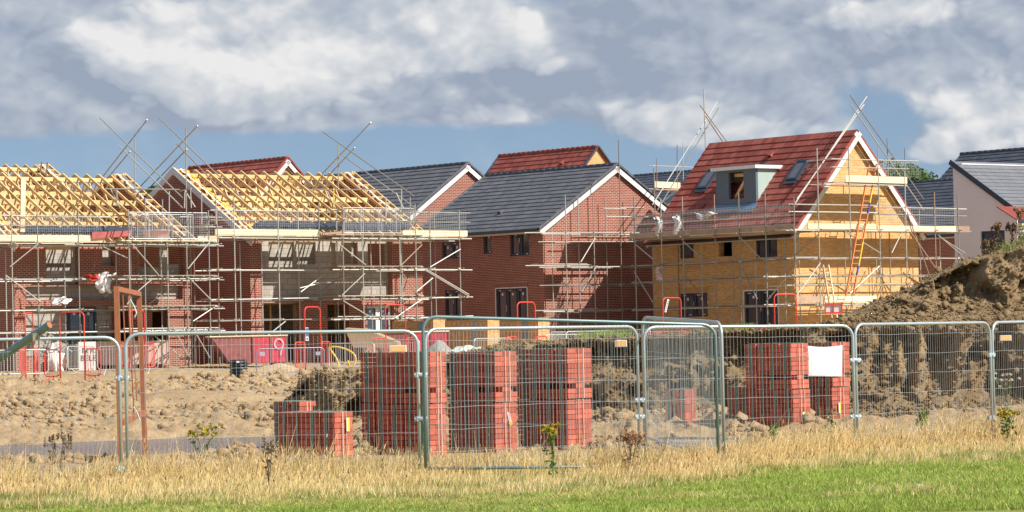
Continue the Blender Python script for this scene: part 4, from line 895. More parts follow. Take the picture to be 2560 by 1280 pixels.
for v,u0,u1 in ((521,1510,1565),(541,1515,1620),(519,1550,1610)): p=f.hit(u0,v,1,ym); q=f.hit(u1,v,1,ym); SM.tube(p,(q.x,ym,p.z),'guard_rail')
for (u0,v0,u1,v1) in ((1488,595,1452,655),(1488,670,1455,730)): SM.tube(f.hit(u0,v0,1,ym-.06),f.hit(u1,v1,1,ym-.06),'brace')
zz=f.hit(1530,592,1,ym).z
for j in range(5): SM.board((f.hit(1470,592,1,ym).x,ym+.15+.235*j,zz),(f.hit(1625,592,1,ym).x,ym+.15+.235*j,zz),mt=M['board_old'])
zz=f.hit(1400,665,1,ym).z
for j in range(4): SM.board((f.hit(1362,665,1,ym).x,ym+.15+.235*j,zz+.1),(f.hit(1470,665,1,ym).x,ym+.15+.235*j,zz+.1))
# scaffold far behind, round the clad house
SB=Scaffold('small scaffold with pale boards round the distant clad house',Fr(1640,181,.2,YAW)); f=SB.fr
for u,vt,vb in ((1642,396,520),(1693,362,470),(1708,357,450)): SB.px((u,vt,181),(u,vb,181),'standard',2 if u<1700 else 0)
SB.px((1621,414,181),(1735,418,184),'guard_rail'); SB.px((1600,470,180),(1650,474,181),'guard_rail',0)
SB.board(f.at(1636,461,181),f.at(1700,464,184),.05,.35,'toe_board',M['board']); SB.board(f.at(1640,474,181.3),f.at(1700,476,184),.8,.06,'scaffold_board',M['board_old'])
# ladders
def ladder(name,label,p0,p1,w,mt,bands=None,side=(1,0,0)):
    p0=Vector(p0); p1=Vector(p1); sd=Vector(side).normalized(); d=p1-p0; L=d.length
    t=thing(name,label,'ladder',p0,0); rel=lambda f,sg:d*f+sd*(sg*w/2)
    for sg in (-1,1):
        b=MB(); b.bar(rel(0,sg),rel(1,sg),.035,.075,sd.cross(d)); b.build('stile',mt,t)
    n=int(L/.28)
    for i in range(1,n):
        b=MB(); b.tube(rel(i/n,-1),rel(i/n,1),.016,6); b.build('rung',mt,t)
    for f0,f1,m in (bands or []):
        b=MB(); b.bar(rel(f0,1),rel(f1,1),.04,.082,sd.cross(d)); b.build('band',m,t)
    return t
aX=Vector((math.cos(YAW),math.sin(YAW),0)); bX=Vector((math.sin(YAW),-math.cos(YAW),0))
q=lambda u,v,y:HR.fr.M@HR.fr.hit(u,v,1,y)
ladder('ladder','tall orange ladder with yellow and blue bands leaning on the yellow gable',q(2124,738,-1.9),q(2182,410,-1.2),.42,M['orange_paint'],[(.05,.12,M['orange_paint']),(.15,.22,M['blue_paint']),(.22,.40,M['yellow_plastic']),(.62,.70,M['blue_paint']),(.70,.80,M['yellow_plastic'])],aX)
ladder('ladder','short pale timber ladder standing at the foot of the yellow gable',q(2086,795,-1.75),q(2064,662,-1.4),.30,M['board'],None,aX)
q2=lambda u,v:P(u,v,181)
ladder('ladder','dark roof ladder standing up behind the timber roof at the left edge',P(107,440,139),P(112,406,139),.30,M['galv_dull'],None,aX)
# plastic sheet and tub on the scaffolds
def rag(name,label,p,w,h,mt,seed,cat='plastic sheet',side=aX,out=bX):
    r=random.Random(seed); n,k=14,14; co=[]; p=Vector(p)
    for j in range(k):
        for i in range(n):
            a=i/(n-1)-.5; c=j/(k-1); ww=w*(1-.45*c*r.uniform(.6,1)); co.append(tuple(p+side*(a*ww+.08*math.sin(5*c+seed))+Vector((0,0,-h*c+.05*math.sin(9*a+seed)))+out*(.10*math.sin(11*a+3*c+seed)+.07*r.uniform(-1,1))))
    o=npmesh(name,np.array(co),grid(n,k),mt,True); s=o.modifiers.new('thickness','SOLIDIFY'); s.thickness=.012; return tag(o,label,cat)
rag('plastic_sheet','torn white and red sheet snagged on the left scaffold',L1.fr.M@L1.fr.hit(262,682,1,-1.7),.75,.75,M['bag'],2)
rag('plastic_sheet','small red rag of sheeting beside the torn white sheet on the left scaffold',L1.fr.M@L1.fr.hit(232,688,1,-1.65),.6,.18,M['red_paint'],5)
rag('plastic_sheet','crumpled white bag lying along the lower lift of the left scaffold',L1.fr.M@L1.fr.hit(150,744,1,-1.3),.9,.25,M['bag'],7)
rag('plastic_sheet','white plastic strip looped on the eaves rail of the yellow house',HR.fr.M@HR.fr.hit(1692,540,0,-1.5),.35,.75,M['bag'],3,side=-bX,out=-aX)
rag('plastic_sheet','pale plastic bag hanging on the mesh left of the looped strip',HR.fr.M@HR.fr.hit(1645,545,0,-1.5),.24,.75,M['bag'],9,side=-bX,out=-aX)
rag('plastic_sheet','ragged white sheet draped along the rail below the dormer',HR.fr.M@HR.fr.hit(1758,533,0,-1.5),1.3,.22,M['bag'],4,side=-bX,out=-aX)
rag('plastic_sheet','pinkish plastic strip hanging from the middle rail near the corner of the central gable',HR.fr.M@HR.fr.hit(1648,668,0,-1.5),.35,.55,M['bag_pink'],6,side=-bX,out=-aX)
def tub(name,label,c,r,h,mt):
    t=thing(name,label,'tub',c,0); b=MB(); b.lathe([(r*.8,0),(r,h),(r+.03,h),(r+.03,h-.04),(r*.97,h-.05),(r*.77,.03),(.01,.03)],20); b.lathe([(.01,0),(r*.8,0)],20); b.build('body',mt,t,True); return t
c=L1.fr.hit(390,583,1,-2.1); tub('mixing_tub','pale pink mortar tub on the loading bay of the left scaffold',L1.fr.M@Vector((c.x,-2.1,5.06)),.55,.42,M['tub'])
# ------------------------------------------------------------------ temporary fence panels
def fence(label,uL,DL,vL,uR,DR,vR,mt=None,wm=None,clamps=(),plate=None,name='fence_panel',rail=.10,pitch=.055,lift=0):
    TL=P(uL,vL,DL); TR=P(uR,vR,DR); BL=Vector((TL.x,TL.y,LAWN-.03+lift)); BR=Vector((TR.x,TR.y,LAWN-.03+lift*.4))
    e=thing(name,label,'fence panel',BL,0,'temporary mesh fence panels along the grass')
    tl,tr,br=TL-BL,TR-BL,BR-BL; d=(tr-tl).normalized(); L=(tr-tl).length
    q=lambda s,t: (br*s)*(1-t)+(tl+(tr-tl)*s)*t      # s along, t up
    r=.021; R_=.17; H=tl.length; mt=mt or M['fence']; wm=wm or M['wire']
    c=R_/H; k=R_/L
    pts=[Vector((0,0,0)),q(0,1-c)]+[q(k*(1-math.cos(a)),1-c*(1-math.sin(a))) for a in (.3,.6,.9,1.2)]+[q(k,1),q(1-k,1)]+[q(1-k*(1-math.cos(a)),1-c*(1-math.sin(a))) for a in (1.2,.9,.6,.3)]+[q(1,1-c),br]
    b=MB(); b.path(pts,r,9); lo=rail/H; b.tube(q(0,lo),q(1,lo),r*.9,9); b.build('frame',mt,e,True)
    b=MB(); n=int(L/pitch); w=.0016
    for i in range(1,n):
        s=i/n; top=1-.002
        if s<k: top=1-c*(1-math.sin(math.acos(1-s/k)))
        if s>1-k: top=1-c*(1-math.sin(math.acos(1-(1-s)/k)))
        jit=.0025*math.sin(i*2.1); o=Vector((-d.y,d.x,0))*(.012+jit); b.tube(q(s,lo)+o,q(s,top)+o,w,4,caps=False)
    for j in range(1,7):
        t=lo+(1-lo)*(j/6.4)-.02; o=Vector((-d.y,d.x,0))*-.003
        ps=[q(i/12,t)+o+Vector((0,0,.006*math.sin(i*1.7+j))) for i in range(13)]; b.path(ps,w*1.25,4,caps=False)
    b.build('wire_mesh',wm,e)
    for v in clamps:
        z=P(uR,v,DR); p=Vector((z.x,z.y,z.z))-BL; b=MB(); b.tube(p-d*.035,p+d*.125,.024,8); b.tube(p-Vector((0,0,.03)),p+Vector((0,0,.03)),.033,8); b.tube(p+d*.09-Vector((0,0,.03)),p+d*.09+Vector((0,0,.03)),.033,8)
        b.obox(p+d*.045+Vector((0,-.02,0)),(.02,0,0),(0,.02,0),(0,0,.012)); b.build('clamp',M['clamp'],e)
    if plate:
        u0,v0,u1,v1=plate; un,vn=(u0+u1)/2,(v0+v1)/2; D=DL+(DR-DL)*(un-uL)/(uR-uL)
        a=P(u0,vn,D)-BL; c_=P(u1,vn,D)-BL; zt=P(un,v0,D).z-BL.z; zb=P(un,v1,D).z-BL.z; dd=Vector((c_.x-a.x,c_.y-a.y,0)); oo=Vector((0,-.03,0))
        b=MB(); b.prism([Vector((a.x,a.y,zb))+oo,Vector((c_.x,c_.y,zb))+oo,Vector((c_.x,c_.y,zt))+oo,Vector((a.x,a.y,zt))+oo],(0,.006,0)); pl=b.build('name_plate',M['white_tag'],e)
        i=.06; f=lambda s,t: Vector((a.x+dd.x*s,a.y+dd.y*s,zb+(zt-zb)*t))+Vector((0,-.033,0))
        b=MB(); b.prism([f(i,.1),f(1-i,.1),f(1-i,.9),f(i,.9)],(0,.002,0)); b.build('orange_face',M['tag'],pl)
    return e
fence('leftmost mesh fence panel, braced by the green tube',-407,38.0,857,297,38.8,843,clamps=(945,1171))
fence('wide mesh fence panel between the brown steel frame and the two tall brick stacks',313,38.8,835,1043,39.4,827,clamps=(937,1047),plate=(975,863,1017,880))
fence('tilted gate like mesh panel with dark rail, standing nearest before the brick stacks',1057,38.6,791,1788,39.6,812,M['fence_dark'],M['wire_dark'],lift=.10)
fence('pale railed mesh panel directly behind the dark railed gate panel',1063,40.2,823,1592,42.4,816,clamps=(1000,1041),plate=(1538,850,1567,867))
fence('mesh panel seen almost edge on, swung towards the grass beside the gate panel',1606,43.0,793,1803,39.8,806,clamps=())
fence('mesh panel in front of the brick stack with the white sheet',1609,42.6,818,2131,44.1,814,clamps=(900,1041))
fence('mesh panel in front of the dug grooves of the earth bank',2137,44.2,811,2474,46.7,806,clamps=(887,1044))
fence('rightmost mesh panel, cut by the right edge, with an orange plate',2480,46.8,806,2760,49.6,800,plate=(2499,838,2528,852))
# one panel lying flat on the ground
A_,B_,C_,D_=[PG(u,v,LAWN+.03) for u,v in ((1641,1093),(2090,1098),(2105,1130),(1763,1140))]
e=thing('fence_panel','loose mesh fence panel lying flat on the ground before the right brick stacks','fence panel',A_,0,'temporary mesh fence panels along the grass')
b=MB(); pts=[p-A_ for p in (A_,B_,C_,D_)]; b.path(pts,.021,8,closed=True); b.tube(pts[0]*.9+pts[3]*.1+Vector((0,0,.01)),pts[1]*.9+pts[2]*.1+Vector((0,0,.01)),.019,8); b.build('frame',M['fence'],e,True)
b=MB()
for i in range(1,60): s=i/60; b.tube(pts[0].lerp(pts[1],s),pts[3].lerp(pts[2],s),.0026,3,caps=False)
for i in range(1,10): s=i/10; b.tube(pts[0].lerp(pts[3],s),pts[1].lerp(pts[2],s),.003,3,caps=False)
b.build('wire_mesh',M['wire'],e)
p0,p1=PG(1592,1094,LAWN),PG(1763,1143,LAWN); e=thing('scaffold_tube','loose grey tube lying on the ground left of the flat fence panel','tube',p0); b=MB(); b.tube((0,0,.05),p1-p0+Vector((0,0,.05)),.024,8); b.build('tube',M['fence'],e)
# green tube clamped across the leftmost panel
p0,p1=P(-60,935,38.9),P(124,812,38.2); e=thing('scaffold_tube','dark green tube leaning up to the right across the leftmost fence panel','tube',p0); d=p1-p0
b=MB(); b.path([Vector((0,0,0)),d],.05,12,caps=False); b.build('tube',M['fence_dark'],e,True); b=MB(); b.path([d*.9,d],.043,12,caps=True); b.build('tube_end',M['rusty'],e)
p=P(91,842,38.3)-p0; b=MB(); b.obox(p,(.035,0,0),(0,.06,0),(0,0,.045)); b.tube(p+Vector((-.01,-.05,.0)),p+Vector((.03,.08,.05)),.014,6); b.build('coupler',M['coupler'],e)
# brown steel frame
gz=-1.70; pl_,pr_=P(291,716,48.0),P(347,729,51.0); bl_,br_=P(302,1170,48.0),P(364,1160,51.0); bl_.z=br_.z=gz
e=thing('steel_frame','tall brown oxide steel frame with hanging rods standing in the mud behind the fence joint','frame',bl_)
dv=(pr_-pl_).normalized(); nv_=Vector((-dv.y,dv.x,0)).normalized()
def post(a,c,nm): b=MB(); b.bar(a-bl_,c-bl_,.075,.075,nv_); b.build(nm,M['rusty'],e)
post(bl_,pl_+Vector((0,0,.0)),'post'); post(br_,pr_,'post'); post(pl_-dv*.037+Vector((0,0,-.0375)),pr_+dv*.037+Vector((0,0,-.0375)),'top_bar')
lz=P(320,1047,48.8).z; a=bl_.lerp(br_,.05); c=bl_.lerp(br_,.97); a.z=lz-.05; c.z=lz+.05; post(a,c,'lower_bar')
for i,f in enumerate((.26,.5,.62)):
    a=pl_.lerp(pr_,f)-Vector((0,0,.05)); c=bl_.lerp(br_,f+.06); c.z=lz+.02 if i!=2 else lz+.25; b=MB(); b.tube(a-bl_,c-bl_,.011,6); b.build('rod',M['rusty'],e)
for k,(f,zz) in enumerate(((.42,.10),(.30,-.55),(.36,1.75))):
    b=MB(); p=bl_.lerp(br_,f); p.z=lz+zz; p-=bl_; b.path([p,p+Vector((.05,0,.07)),p+Vector((.1,.02,-.03)),p+Vector((.14,0,-.14)),p+Vector((.11,0,-.2))],.012,5); b.build('twine',M['tarp'],e)

# ------------------------------------------------------------------ packs of red bricks
PHI=R(57); ax_=Vector((math.cos(PHI),math.sin(PHI),0)); ay_=Vector((-math.sin(PHI),math.cos(PHI),0))
def solve(C,dirv,u):
    r=(u-1280)/F; return (C.x-r*C.y)/(r*dirv.y-dirv.x)
def pack(label,uL,uC,uR,D,level=0,cols=4,h=.80,rows=10,tagside=None,holes=False,zb=-1.70,straps=True,jit=.009,roll=.021,w2=None,phi=PHI):
    ax_=Vector((math.cos(phi),math.sin(phi),0)); ay_=Vector((-math.sin(phi),math.cos(phi),0))
    uL,uC,uR=uL-8,uC-8,uR-8; C=P(uC,860,D); C.z=0; w1=solve(C,ay_,uL+roll*250); w2=w2 or max(.42,solve(C,ax_,uR+roll*250))
    seed=random.Random(uC*7+level); C=C+ay_*seed.uniform(-.02,.02)+ax_*seed.uniform(-.015,.015)
    e=thing('brick_pack',label,'brick pack',(C.x,C.y,zb+level*(h+.012)),phi,'strapped packs of red bricks')
    b=MB(); ch=h/rows; cw=w1/cols; n2=3; dw=w2/n2     # local x along the right face, local y along the left face
    for c in range(cols):
        ox=seed.uniform(-.012,.012)
        for r in range(rows):
            for k in range(n2):
                if holes and r==2 and k in (0,2) and c<2: continue
                x0=k*dw+ox+seed.uniform(-jit,jit)*.6; y0=c*cw+.004+seed.uniform(-jit,jit)*.5
                b.box(x0+.003,y0,r*ch+.004,x0+dw-.003,y0+cw-.016,(r+1)*ch-.004)
    b.build('brick_block',M['pack'],e)
    if straps:
        for c in range(cols):
            y=c*cw+cw*seed.uniform(.38,.6); s=MB(); g=.028
            s.obox((-.022,y,h*.5),(.002,0,0),(0,.0165,seed.uniform(-.03,.03)),(0,seed.uniform(-.012,.012),h*.5)); s.box(-.022,y-.0165,h+.004,w2+.01,y+.0165,h+.008); s.build('strap',M['strap'],e)
        for k in (.42,.62):
            s=MB(); s.box(w2*k-.008,-.020,.0,w2*k+.008,-.017,h); s.build('binding',M['strap_pale'],e)
    if tagside:
        x,z=tagside; s=MB(); s.box(x-.035,-.03,z-.10,x+.05,-.026,z+.10); t=s.build('yellow_label',M['yellow_tag'],e); s=MB(); s.box(x-.035,-.034,z-.1,x-.005,-.031,z+.1); s.build('white_strip',M['white_tag'],t)
    return e
pack('front single pack of red bricks with a yellow label, behind the grass',690,842,878,47.6,0,4,.75,9,tagside=(.30,.55))
pack('low red brick pack showing its top behind the front single pack',676,752,784,51.6,0,3,.85,10,straps=True)
for lv,w_ in ((0,'lower'),(1,'upper')):
    pack(w_+' pack of the tall brick stack nearest behind the fence joint',936,1083,1113,49.4,lv,4,holes=lv==1)
    pack(w_+' pack of the half hidden tall brick stack, leftmost of the tall stacks',900,1046,1078,50.9,lv,4)
    pack(w_+' pack of the middle tall brick stack, second from the right behind the gate panel',1115,1243,1287,50.1,lv,4,holes=lv==1,zb=-1.72)
    pack(w_+' pack of the tall brick stack right of centre, last before the earth bank',1289,1425,1475,50.9,lv,4,holes=lv==1)
    pack(w_+' pack of the wide right brick stack beside the white sheet',1860,1986,2019,56,lv,4,holes=lv==1,tagside=(.33,.30) if lv==0 else None)
    pack(w_+' pack of the brick stack hung with the white sheet',2010,2086,2119,57.6,lv,3,holes=lv==1,tagside=(.22,.42) if lv==0 else None)
pack('dark single pack behind the left side of the wide right stack',1812,1900,1930,59.2,0,4,.82)
pack('lone pack of bricks standing on end in shade before the bank',1655,1717,1730,57.6,0,3,.82,6,phi=R(72))
e=thing('brick_pile','few loose red bricks lying right of the lone shaded pack','bricks',PG(1745,1086,-1.7))
b=MB()
for i in range(9): b.obox((.0+.11*(i%4),.06*(i//4)+.03*(i%2),.04+.075*(i//4)),(.05,.0,0),(0,.1,0),(0,0,.034))
b.build('brick_block',M['pack'],e)
# white sheet and the dangling label
sp=P(2060,900,56.9); c0=P(2014,864,56.8); c1=P(2106,863,57.2); c2_=P(2104,942,56.95); c3=P(2018,941,56.7)
n=24; co=[]
for j in range(n):
    for i in range(n):
        s,t=i/(n-1),j/(n-1); p=c0.lerp(c1,s).lerp(c3.lerp(c2_,s),t); p.y-=.06*math.sin(math.pi*s)*(.4+t)+.02*math.sin(9*s+2*t); p.z-=.03*math.sin(math.pi*s)*(1-t); co.append(p[:])
o=npmesh('plastic_sheet',np.array(co),grid(n,n),M['sheet']); m_=o.modifiers.new('thickness','SOLIDIFY'); m_.thickness=.008; tag(o,'plain white sheet hanging over the top of the right brick stack','plastic sheet')
lb=P(1272,1050,50.4); b=MB(); b.prism([(-.03,0,.13),(.01,0,.12),(.06,0,-.06),(.015,0,-.1)],(0,-.012,0)); o=b.build('delivery_label',M['white_tag']); o.location=lb; tag(o,'small white label dangling from the middle tall brick stack','label')
b=MB(); b.prism([(.06,0,-.062),(.05,0,-.02),(.02,0,-.03),(.015,0,-.102)],(0,-.014,0)); b.build('yellow_corner',M['yellow_tag'],o)

# ------------------------------------------------------------------ pedestrian barriers
def rrect(x0,x1,z0,z1,r,y=0,n=4):
    pts=[]
    for cx,cz,a0 in ((x1-r,z1-r,0),(x0+r,z1-r,90),(x0+r,z0+r,180),(x1-r,z0+r,270)):
        for i in range(n+1): a=R(a0+90*i/n); pts.append((cx+r*math.cos(a),y,cz+r*math.sin(a)))
    return pts
def barrier_parts(e,mt,W=2.3,H=1.05,bars=19,plate=None):
    b=MB(); b.path(rrect(0,W,.20,H,.14),.019,7,closed=True); b.build('frame',mt,e,True)
    b=MB()
    for i in range(1,bars+1): x=W*i/(bars+1); b.tube((x,0,.20),(x,0,H),.0075,5,caps=False)
    b.build('bars',mt,e)
    for x in (.32,W-.32):
        b=MB(); b.path([(x,-.30,0),(x,0,.21),(x,.30,0)],.017,6); b.build('foot',mt,e)
def world_base(u,D):
    p=P(u,860,D); p.z=float(site_z(np.array([p.x]),np.array([p.y]),False)[0])+.0; return p
def span(u0,D0,u1,W,far):
    """yaw of a barrier of width W that starts at (u0, D0) and ends in column u1, going away or nearer"""
    C=P(u0,860,D0); best=None
    for k in range(-89,90):
        a=R(k); r=(C.x+W*math.cos(a))/(C.y+W*math.sin(a)); er=abs(r*F+1280-u1)+(0 if (k>=0)==far else 1e3)
        if best is None or er<best[0]: best=(er,a)
    return best[1]
G_='pedestrian barriers set out before the houses'
pb=thing('barrier','silver barrier nearest the left edge, before the red gateway','barrier',(0,0,0),0,G_); barrier_parts(pb,M['barrier'])
def put(root,u0,D0,u1,far,label,W=2.3,dz=0,first=False,copy=True):
    p=world_base(u0,D0); p.z+=dz; a=span(u0,D0,u1,W,far)
    if first: root.location=p; root.rotation_euler=(0,0,a); return root
    return dup(root,p,a,label,root.get('group'))
put(pb,-38,113,116,True,None,first=True)
for u0,D,u1,far,lb_,dz in ((90,124,232,True,'silver barrier behind the left wing of the red gateway',0),(168,120,231,True,'narrow looking silver barrier with round corners seen between the legs of the red gateway',0),
    (243,118,390,False,'silver barrier right of the red gateway, behind the brown steel frame',0),(300,126,398,True,'silver barrier ending beside the second red gateway behind the fence joint',0),
    (822,112,931,False,'silver barrier before the yellow hose',0),(933,119,1045,False,'silver barrier leaning by the maroon skip above the brick stacks',0),
    (1185,118,1274,True,'silver barrier in front of the two yellow pier walls',0),(1364,122,1470,True,'silver barrier on the earth bank, lowest of those at the foot of the central gable',0),
    (1378,131,1412,True,'silver barrier set end on at the corner of the central gable',0),(1416,131,1511,True,'silver barrier along the foot of the central gable',0),(1512,131,1527,True,'silver barrier seen edge on between two others at the foot of the central gable',0),(1522,130,1622,False,'silver barrier before the dark gap between red and yellow houses',0)):
    put(pb,u0,D,u1,far,lb_,dz=dz)
bb=thing('barrier','grey blue barrier standing alone in the mud before the right timber house','barrier',(0,0,0),0,G_); barrier_parts(bb,M['barrier_blue']); put(bb,641,104,806,True,None,first=True)
b=MB(); b.box(.10,-.03,.82,.27,-.024,.95); b.build('plate',M['barrier_blue'],bb); b=MB(); b.box(2.0,-.03,.80,2.16,-.024,.92); b.build('plate',M['barrier_blue'],bb)
rb2=thing('barrier','red barrier lying behind the spoil on the bank near the second gate panel','barrier',(0,0,0),0,G_); barrier_parts(rb2,M['red_paint']); put(rb2,1622,122,1732,True,None,first=True)
# red gateways: a tall hoop between two low wings
def gateway_parts(e,wing=.62,W=.95,Ht=2.35):
    r=.17; mt=M['red_paint']
    pts=[(0,0,0),(0,0,Ht-r)]+[(r-r*math.cos(a),0,Ht-r+r*math.sin(a)) for a in (.4,.8,1.2)]+[(r,0,Ht),(W-r,0,Ht)]+[(W-r+r*math.cos(a),0,Ht-r+r*math.sin(a)) for a in (1.2,.8,.4)]+[(W,0,Ht-r),(W,0,0)]
    b=MB(); b.path(pts,.024,8); b.build('hoop',mt,e,True)
    for x0,x1 in ((-wing,-.03),(W+.03,W+wing)):
        b=MB(); b.path(rrect(x0,x1,.20,1.10,.12),.022,7,closed=True); o=b.build('wing_panel',mt,e,True)
        for i in range(1,6): bb_=MB(); x=x0+(x1-x0)*i/6; bb_.tube((x,0,.2),(x,0,1.1),.008,5,caps=False); bb_.build('bar',mt,o)
        xm=(x0+x1)/2; b=MB(); b.path([(xm-.20,-.2,0),(xm,0,.2),(xm+.20,.2,0)],.02,6); b.build('foot',mt,e)
GG='red gateways in the barrier line'
gw_=thing('barrier_gateway','large red gateway, nearest one on the left behind the leftmost fence panel','gateway',(0,0,0),0,GG); gateway_parts(gw_)
put(gw_,150,108,207,False,None,W=.95,first=True)
for u0,D,u1,far,lb_,dz in ((64,113,79,True,'red gateway seen nearly edge on at the left edge behind the green tube',0),(326,121,358,True,'red gateway behind the brown steel frame',0),
    (763,114,797,True,'red gateway with a blue sign before the right timber house',0),(965,121,1010,True,'red gateway above the maroon skip at the corner of the right timber house',0),
    (1295,116,1335,True,'red gateway before the patio door of the central house',0),(1659,114,1700,True,'red gateway with a slanted white tag before the yellow house',0),(1938,120,1988,True,'red gateway before the patio door of the yellow house',0)):
    g=put(gw_,u0,D,u1,far,lb_,W=.95,dz=dz)
    if 'blue sign' in lb_:
        b=MB(); b.box(-.03,-.05,1.15,.14,-.04,1.62); s_=b.build('sign',M['white_tag'],g); b=MB(); b.box(-.015,-.056,1.30,.125,-.052,1.60); b.build('blue_panel',M['sign_blue'],s_); b=MB(); b.lathe([(.005,0),(.05,0),(.05,.004),(.005,.004)],14); o=b.build('blue_disc',M['sign_blue'],s_); o.location=(.055,-.052,1.22); o.rotation_euler=(R(90),0,0)
    if 'slanted' in lb_:
        b=MB(); b.prism([(.05,-.04,1.85),(.13,-.04,1.83),(.30,-.04,2.28),(.22,-.04,2.30)],(0,.01,0)); s_=b.build('tag',M['white_tag'],g)
        for k in range(5): b=MB(); f_=.12+.18*k; b.obox((.085+.18*f_,-.044,1.84+.45*f_),(.02,0,-.006),(0,.002,0),(.012,0,.028)); b.build('letter',M['black'],s_)
# ------------------------------------------------------------------ skips, pipe, hose, sign, tarpaulins and walls
def skip(label,u,D,yaw,L=2.9,Wd=1.6,H=1.25,m0=None,m1=None,dz=0):
    p=world_base(u,D); p.z+=dz+.18; e=thing('skip',label,'skip',p,yaw,None); w=Wd/2
    b=MB(); prof=[(0,.0),(L,0),(L+.25,H),(-.75,H)]     # sloping end on the left
    sh=lambda y,i: [(x,y,z) for x,z in prof]
    o_=[(.0,0),(L*.98,0),(L,H),(-.75,H)]
    b.prism([(x,-w,z) for x,z in o_],(0,.05,0)); b.prism([(x,w-.05,z) for x,z in o_],(0,.05,0)); b.bar((-.02,0,.01),(-.76,0,H-.01),Wd-.1,.05,(1,0,0)); b.bar((L*.98,0,.01),(L,0,H-.01),Wd-.1,.05,(1,0,0)); b.box(0,-w+.05,0,L*.98,w-.05,.05); b.build('body',m0 or M['skip_dark'],e)
    b=MB(); b.box(L*.42,-w-.03,.02,L*.70,-w-.004,H-.06); b.box(L*.715,-w-.03,.02,L*.985,-w-.004,H-.06); b.build('side_plate',m1 or M['skip'],e)
    b=MB(); b.path([(-.78,-w-.02,H),(L+.02,-w-.02,H),(L+.02,w+.02,H),(-.78,w+.02,H)],.035,6,closed=True); b.build('rim',M['board'],e)
    for x in (L*.40,L*.705,L*.995): b=MB(); b.box(x-.03,-w-.05,.0,x+.03,-w-.031,H-.04); b.build('rib',m0 or M['skip_dark'],e)
    for x in (.3,L-.5): b=MB(); b.box(x,-w+.1,-.16,x+.25,w-.1,-.002); b.build('runner',M['skip_dark'],e)
    return e
sk=skip('crimson skip with a pale painted ring, before the pier of the right timber house',570,124,R(12),2.2,1.5,1.05)
b=MB(); c_=(2.2*.85,-.785,.72); b.path([(c_[0]+.17*math.cos(a),-.785,.72+.19*math.sin(a)) for a in [k*math.pi/8 for k in range(16)]],.035,6,closed=True); b.build('painted_ring',plain('faded_pink_paint',(.75,.38,.40),.7),sk)
b=MB(); b.bar((2.2*.85+.15,-.785,.66),(2.2*.85+.05,-.785,.28),.05,.05); b.build('painted_stroke',M['bag_pink'],sk)
skip('maroon skip with pale top rail behind the barriers and brick stacks',965,126,R(8),2.4,1.5,1.05)
skip('faded pinkish skip behind the barriers left of the brown steel frame',255,126,R(5),2.6,1.5,.9,M['bag_pink'],M['bag_pink'])
e=thing('brown_board','large brown sheet of board tilted over the maroon skip','board',P(925,850,123.5)); b=MB(); b.prism([(-.98,0,.45),(-.1,0,.38),(1.05,0,-.12),(1.1,0,-.32),(-.65,0,-.28)],(.1,.5,.05)); b.build('sheet',M['tarp_brown'],e)
p=world_base(595,105); p.z+=.03
e=thing('pipe_section','short ribbed blue black pipe chamber standing before the crimson skip','pipe',p); b=MB(); pr=[(.02,.62)]
for i in range(6): z=.62-.02-i*.1; pr+=[(.30,z),(.30,z-.05),(.265,z-.055),(.265,z-.095)]
b.lathe(pr+[(.265,-.1)],24); b.build('body',M['black_pipe'],e,True); b=MB(); b.lathe([(.02,.665),(.28,.665),(.28,.622)],24); b.build('lid',M['black_pipe'],e); b=MB(); b.box(-.03,-.315,.56,.06,-.305,.62); b.build('label',M['white_tag'],e)
p=world_base(845,113.5); e=thing('hose','loose coil of yellow hose behind the silver barrier','hose',p); b=MB()
b.path([(-.3+.9*t+.28*math.cos(t*9),.1*math.sin(5*t),.12+.9*abs(math.sin(t*3.6))*(1-.25*t)) for t in [k/40 for k in range(41)]],.035,7); b.build('tube',M['yellow_plastic'],e,True)
p=world_base(662,122); tag(heap(690,117,1.7,1.2,.38,'sand_heap','low heap of pale sand behind the grey blue barrier',M['sand']),None,'heap'); tag(heap(720,92,1.5,1.3,.30,'earth_heap','low earth heap in front of the grey blue barrier',M['mud']),None,'heap')
heap(1098,112,.95,.9,1.0,'gravel_heap','heap of grey gravel beside the first yellow pier wall',M['gravel'])
heap(480,86,3.4,2.4,.35,'earth_heap','broad low swell of mud below the crimson skip',M['mud'])
# sign board on the left
p=P(218,890,123.2); e=thing('sign_board','white sign board with black letters behind the red gateway','sign',p); b=MB(); b.box(-.33,0,-.55,.33,.03,.55); b.build('board',M['white_tag'],e)
def text(body,parent,loc,size,mt,name='lettering'):
    cu=bpy.data.curves.new(name,'FONT'); cu.body=body; cu.size=size; cu.align_x='CENTER'; cu.extrude=.003; t=bpy.data.objects.new(name,cu); COL.objects.link(t); bpy.context.view_layer.update()
    me=bpy.data.meshes.new_from_object(t.evaluated_get(bpy.context.evaluated_depsgraph_get())); bpy.data.objects.remove(t); o=bpy.data.objects.new(name,me); me.materials.clear(); me.materials.append(mt); COL.objects.link(o); o.parent=parent; o.location=loc; o.rotation_euler=(R(90),0,0); return o
text('N K',e,(.06,-.008,.12),.30,M['black']); text('BELE',e,(.04,-.008,-.18),.30,M['black'])
for u,v,lb_,nm in ((143,890,'crumpled pale sheet hanging behind the left red gateway','plastic_sheet'),): rag(nm,lb_,P(u,856,123.5),.75,1.1,M['bag'],8)
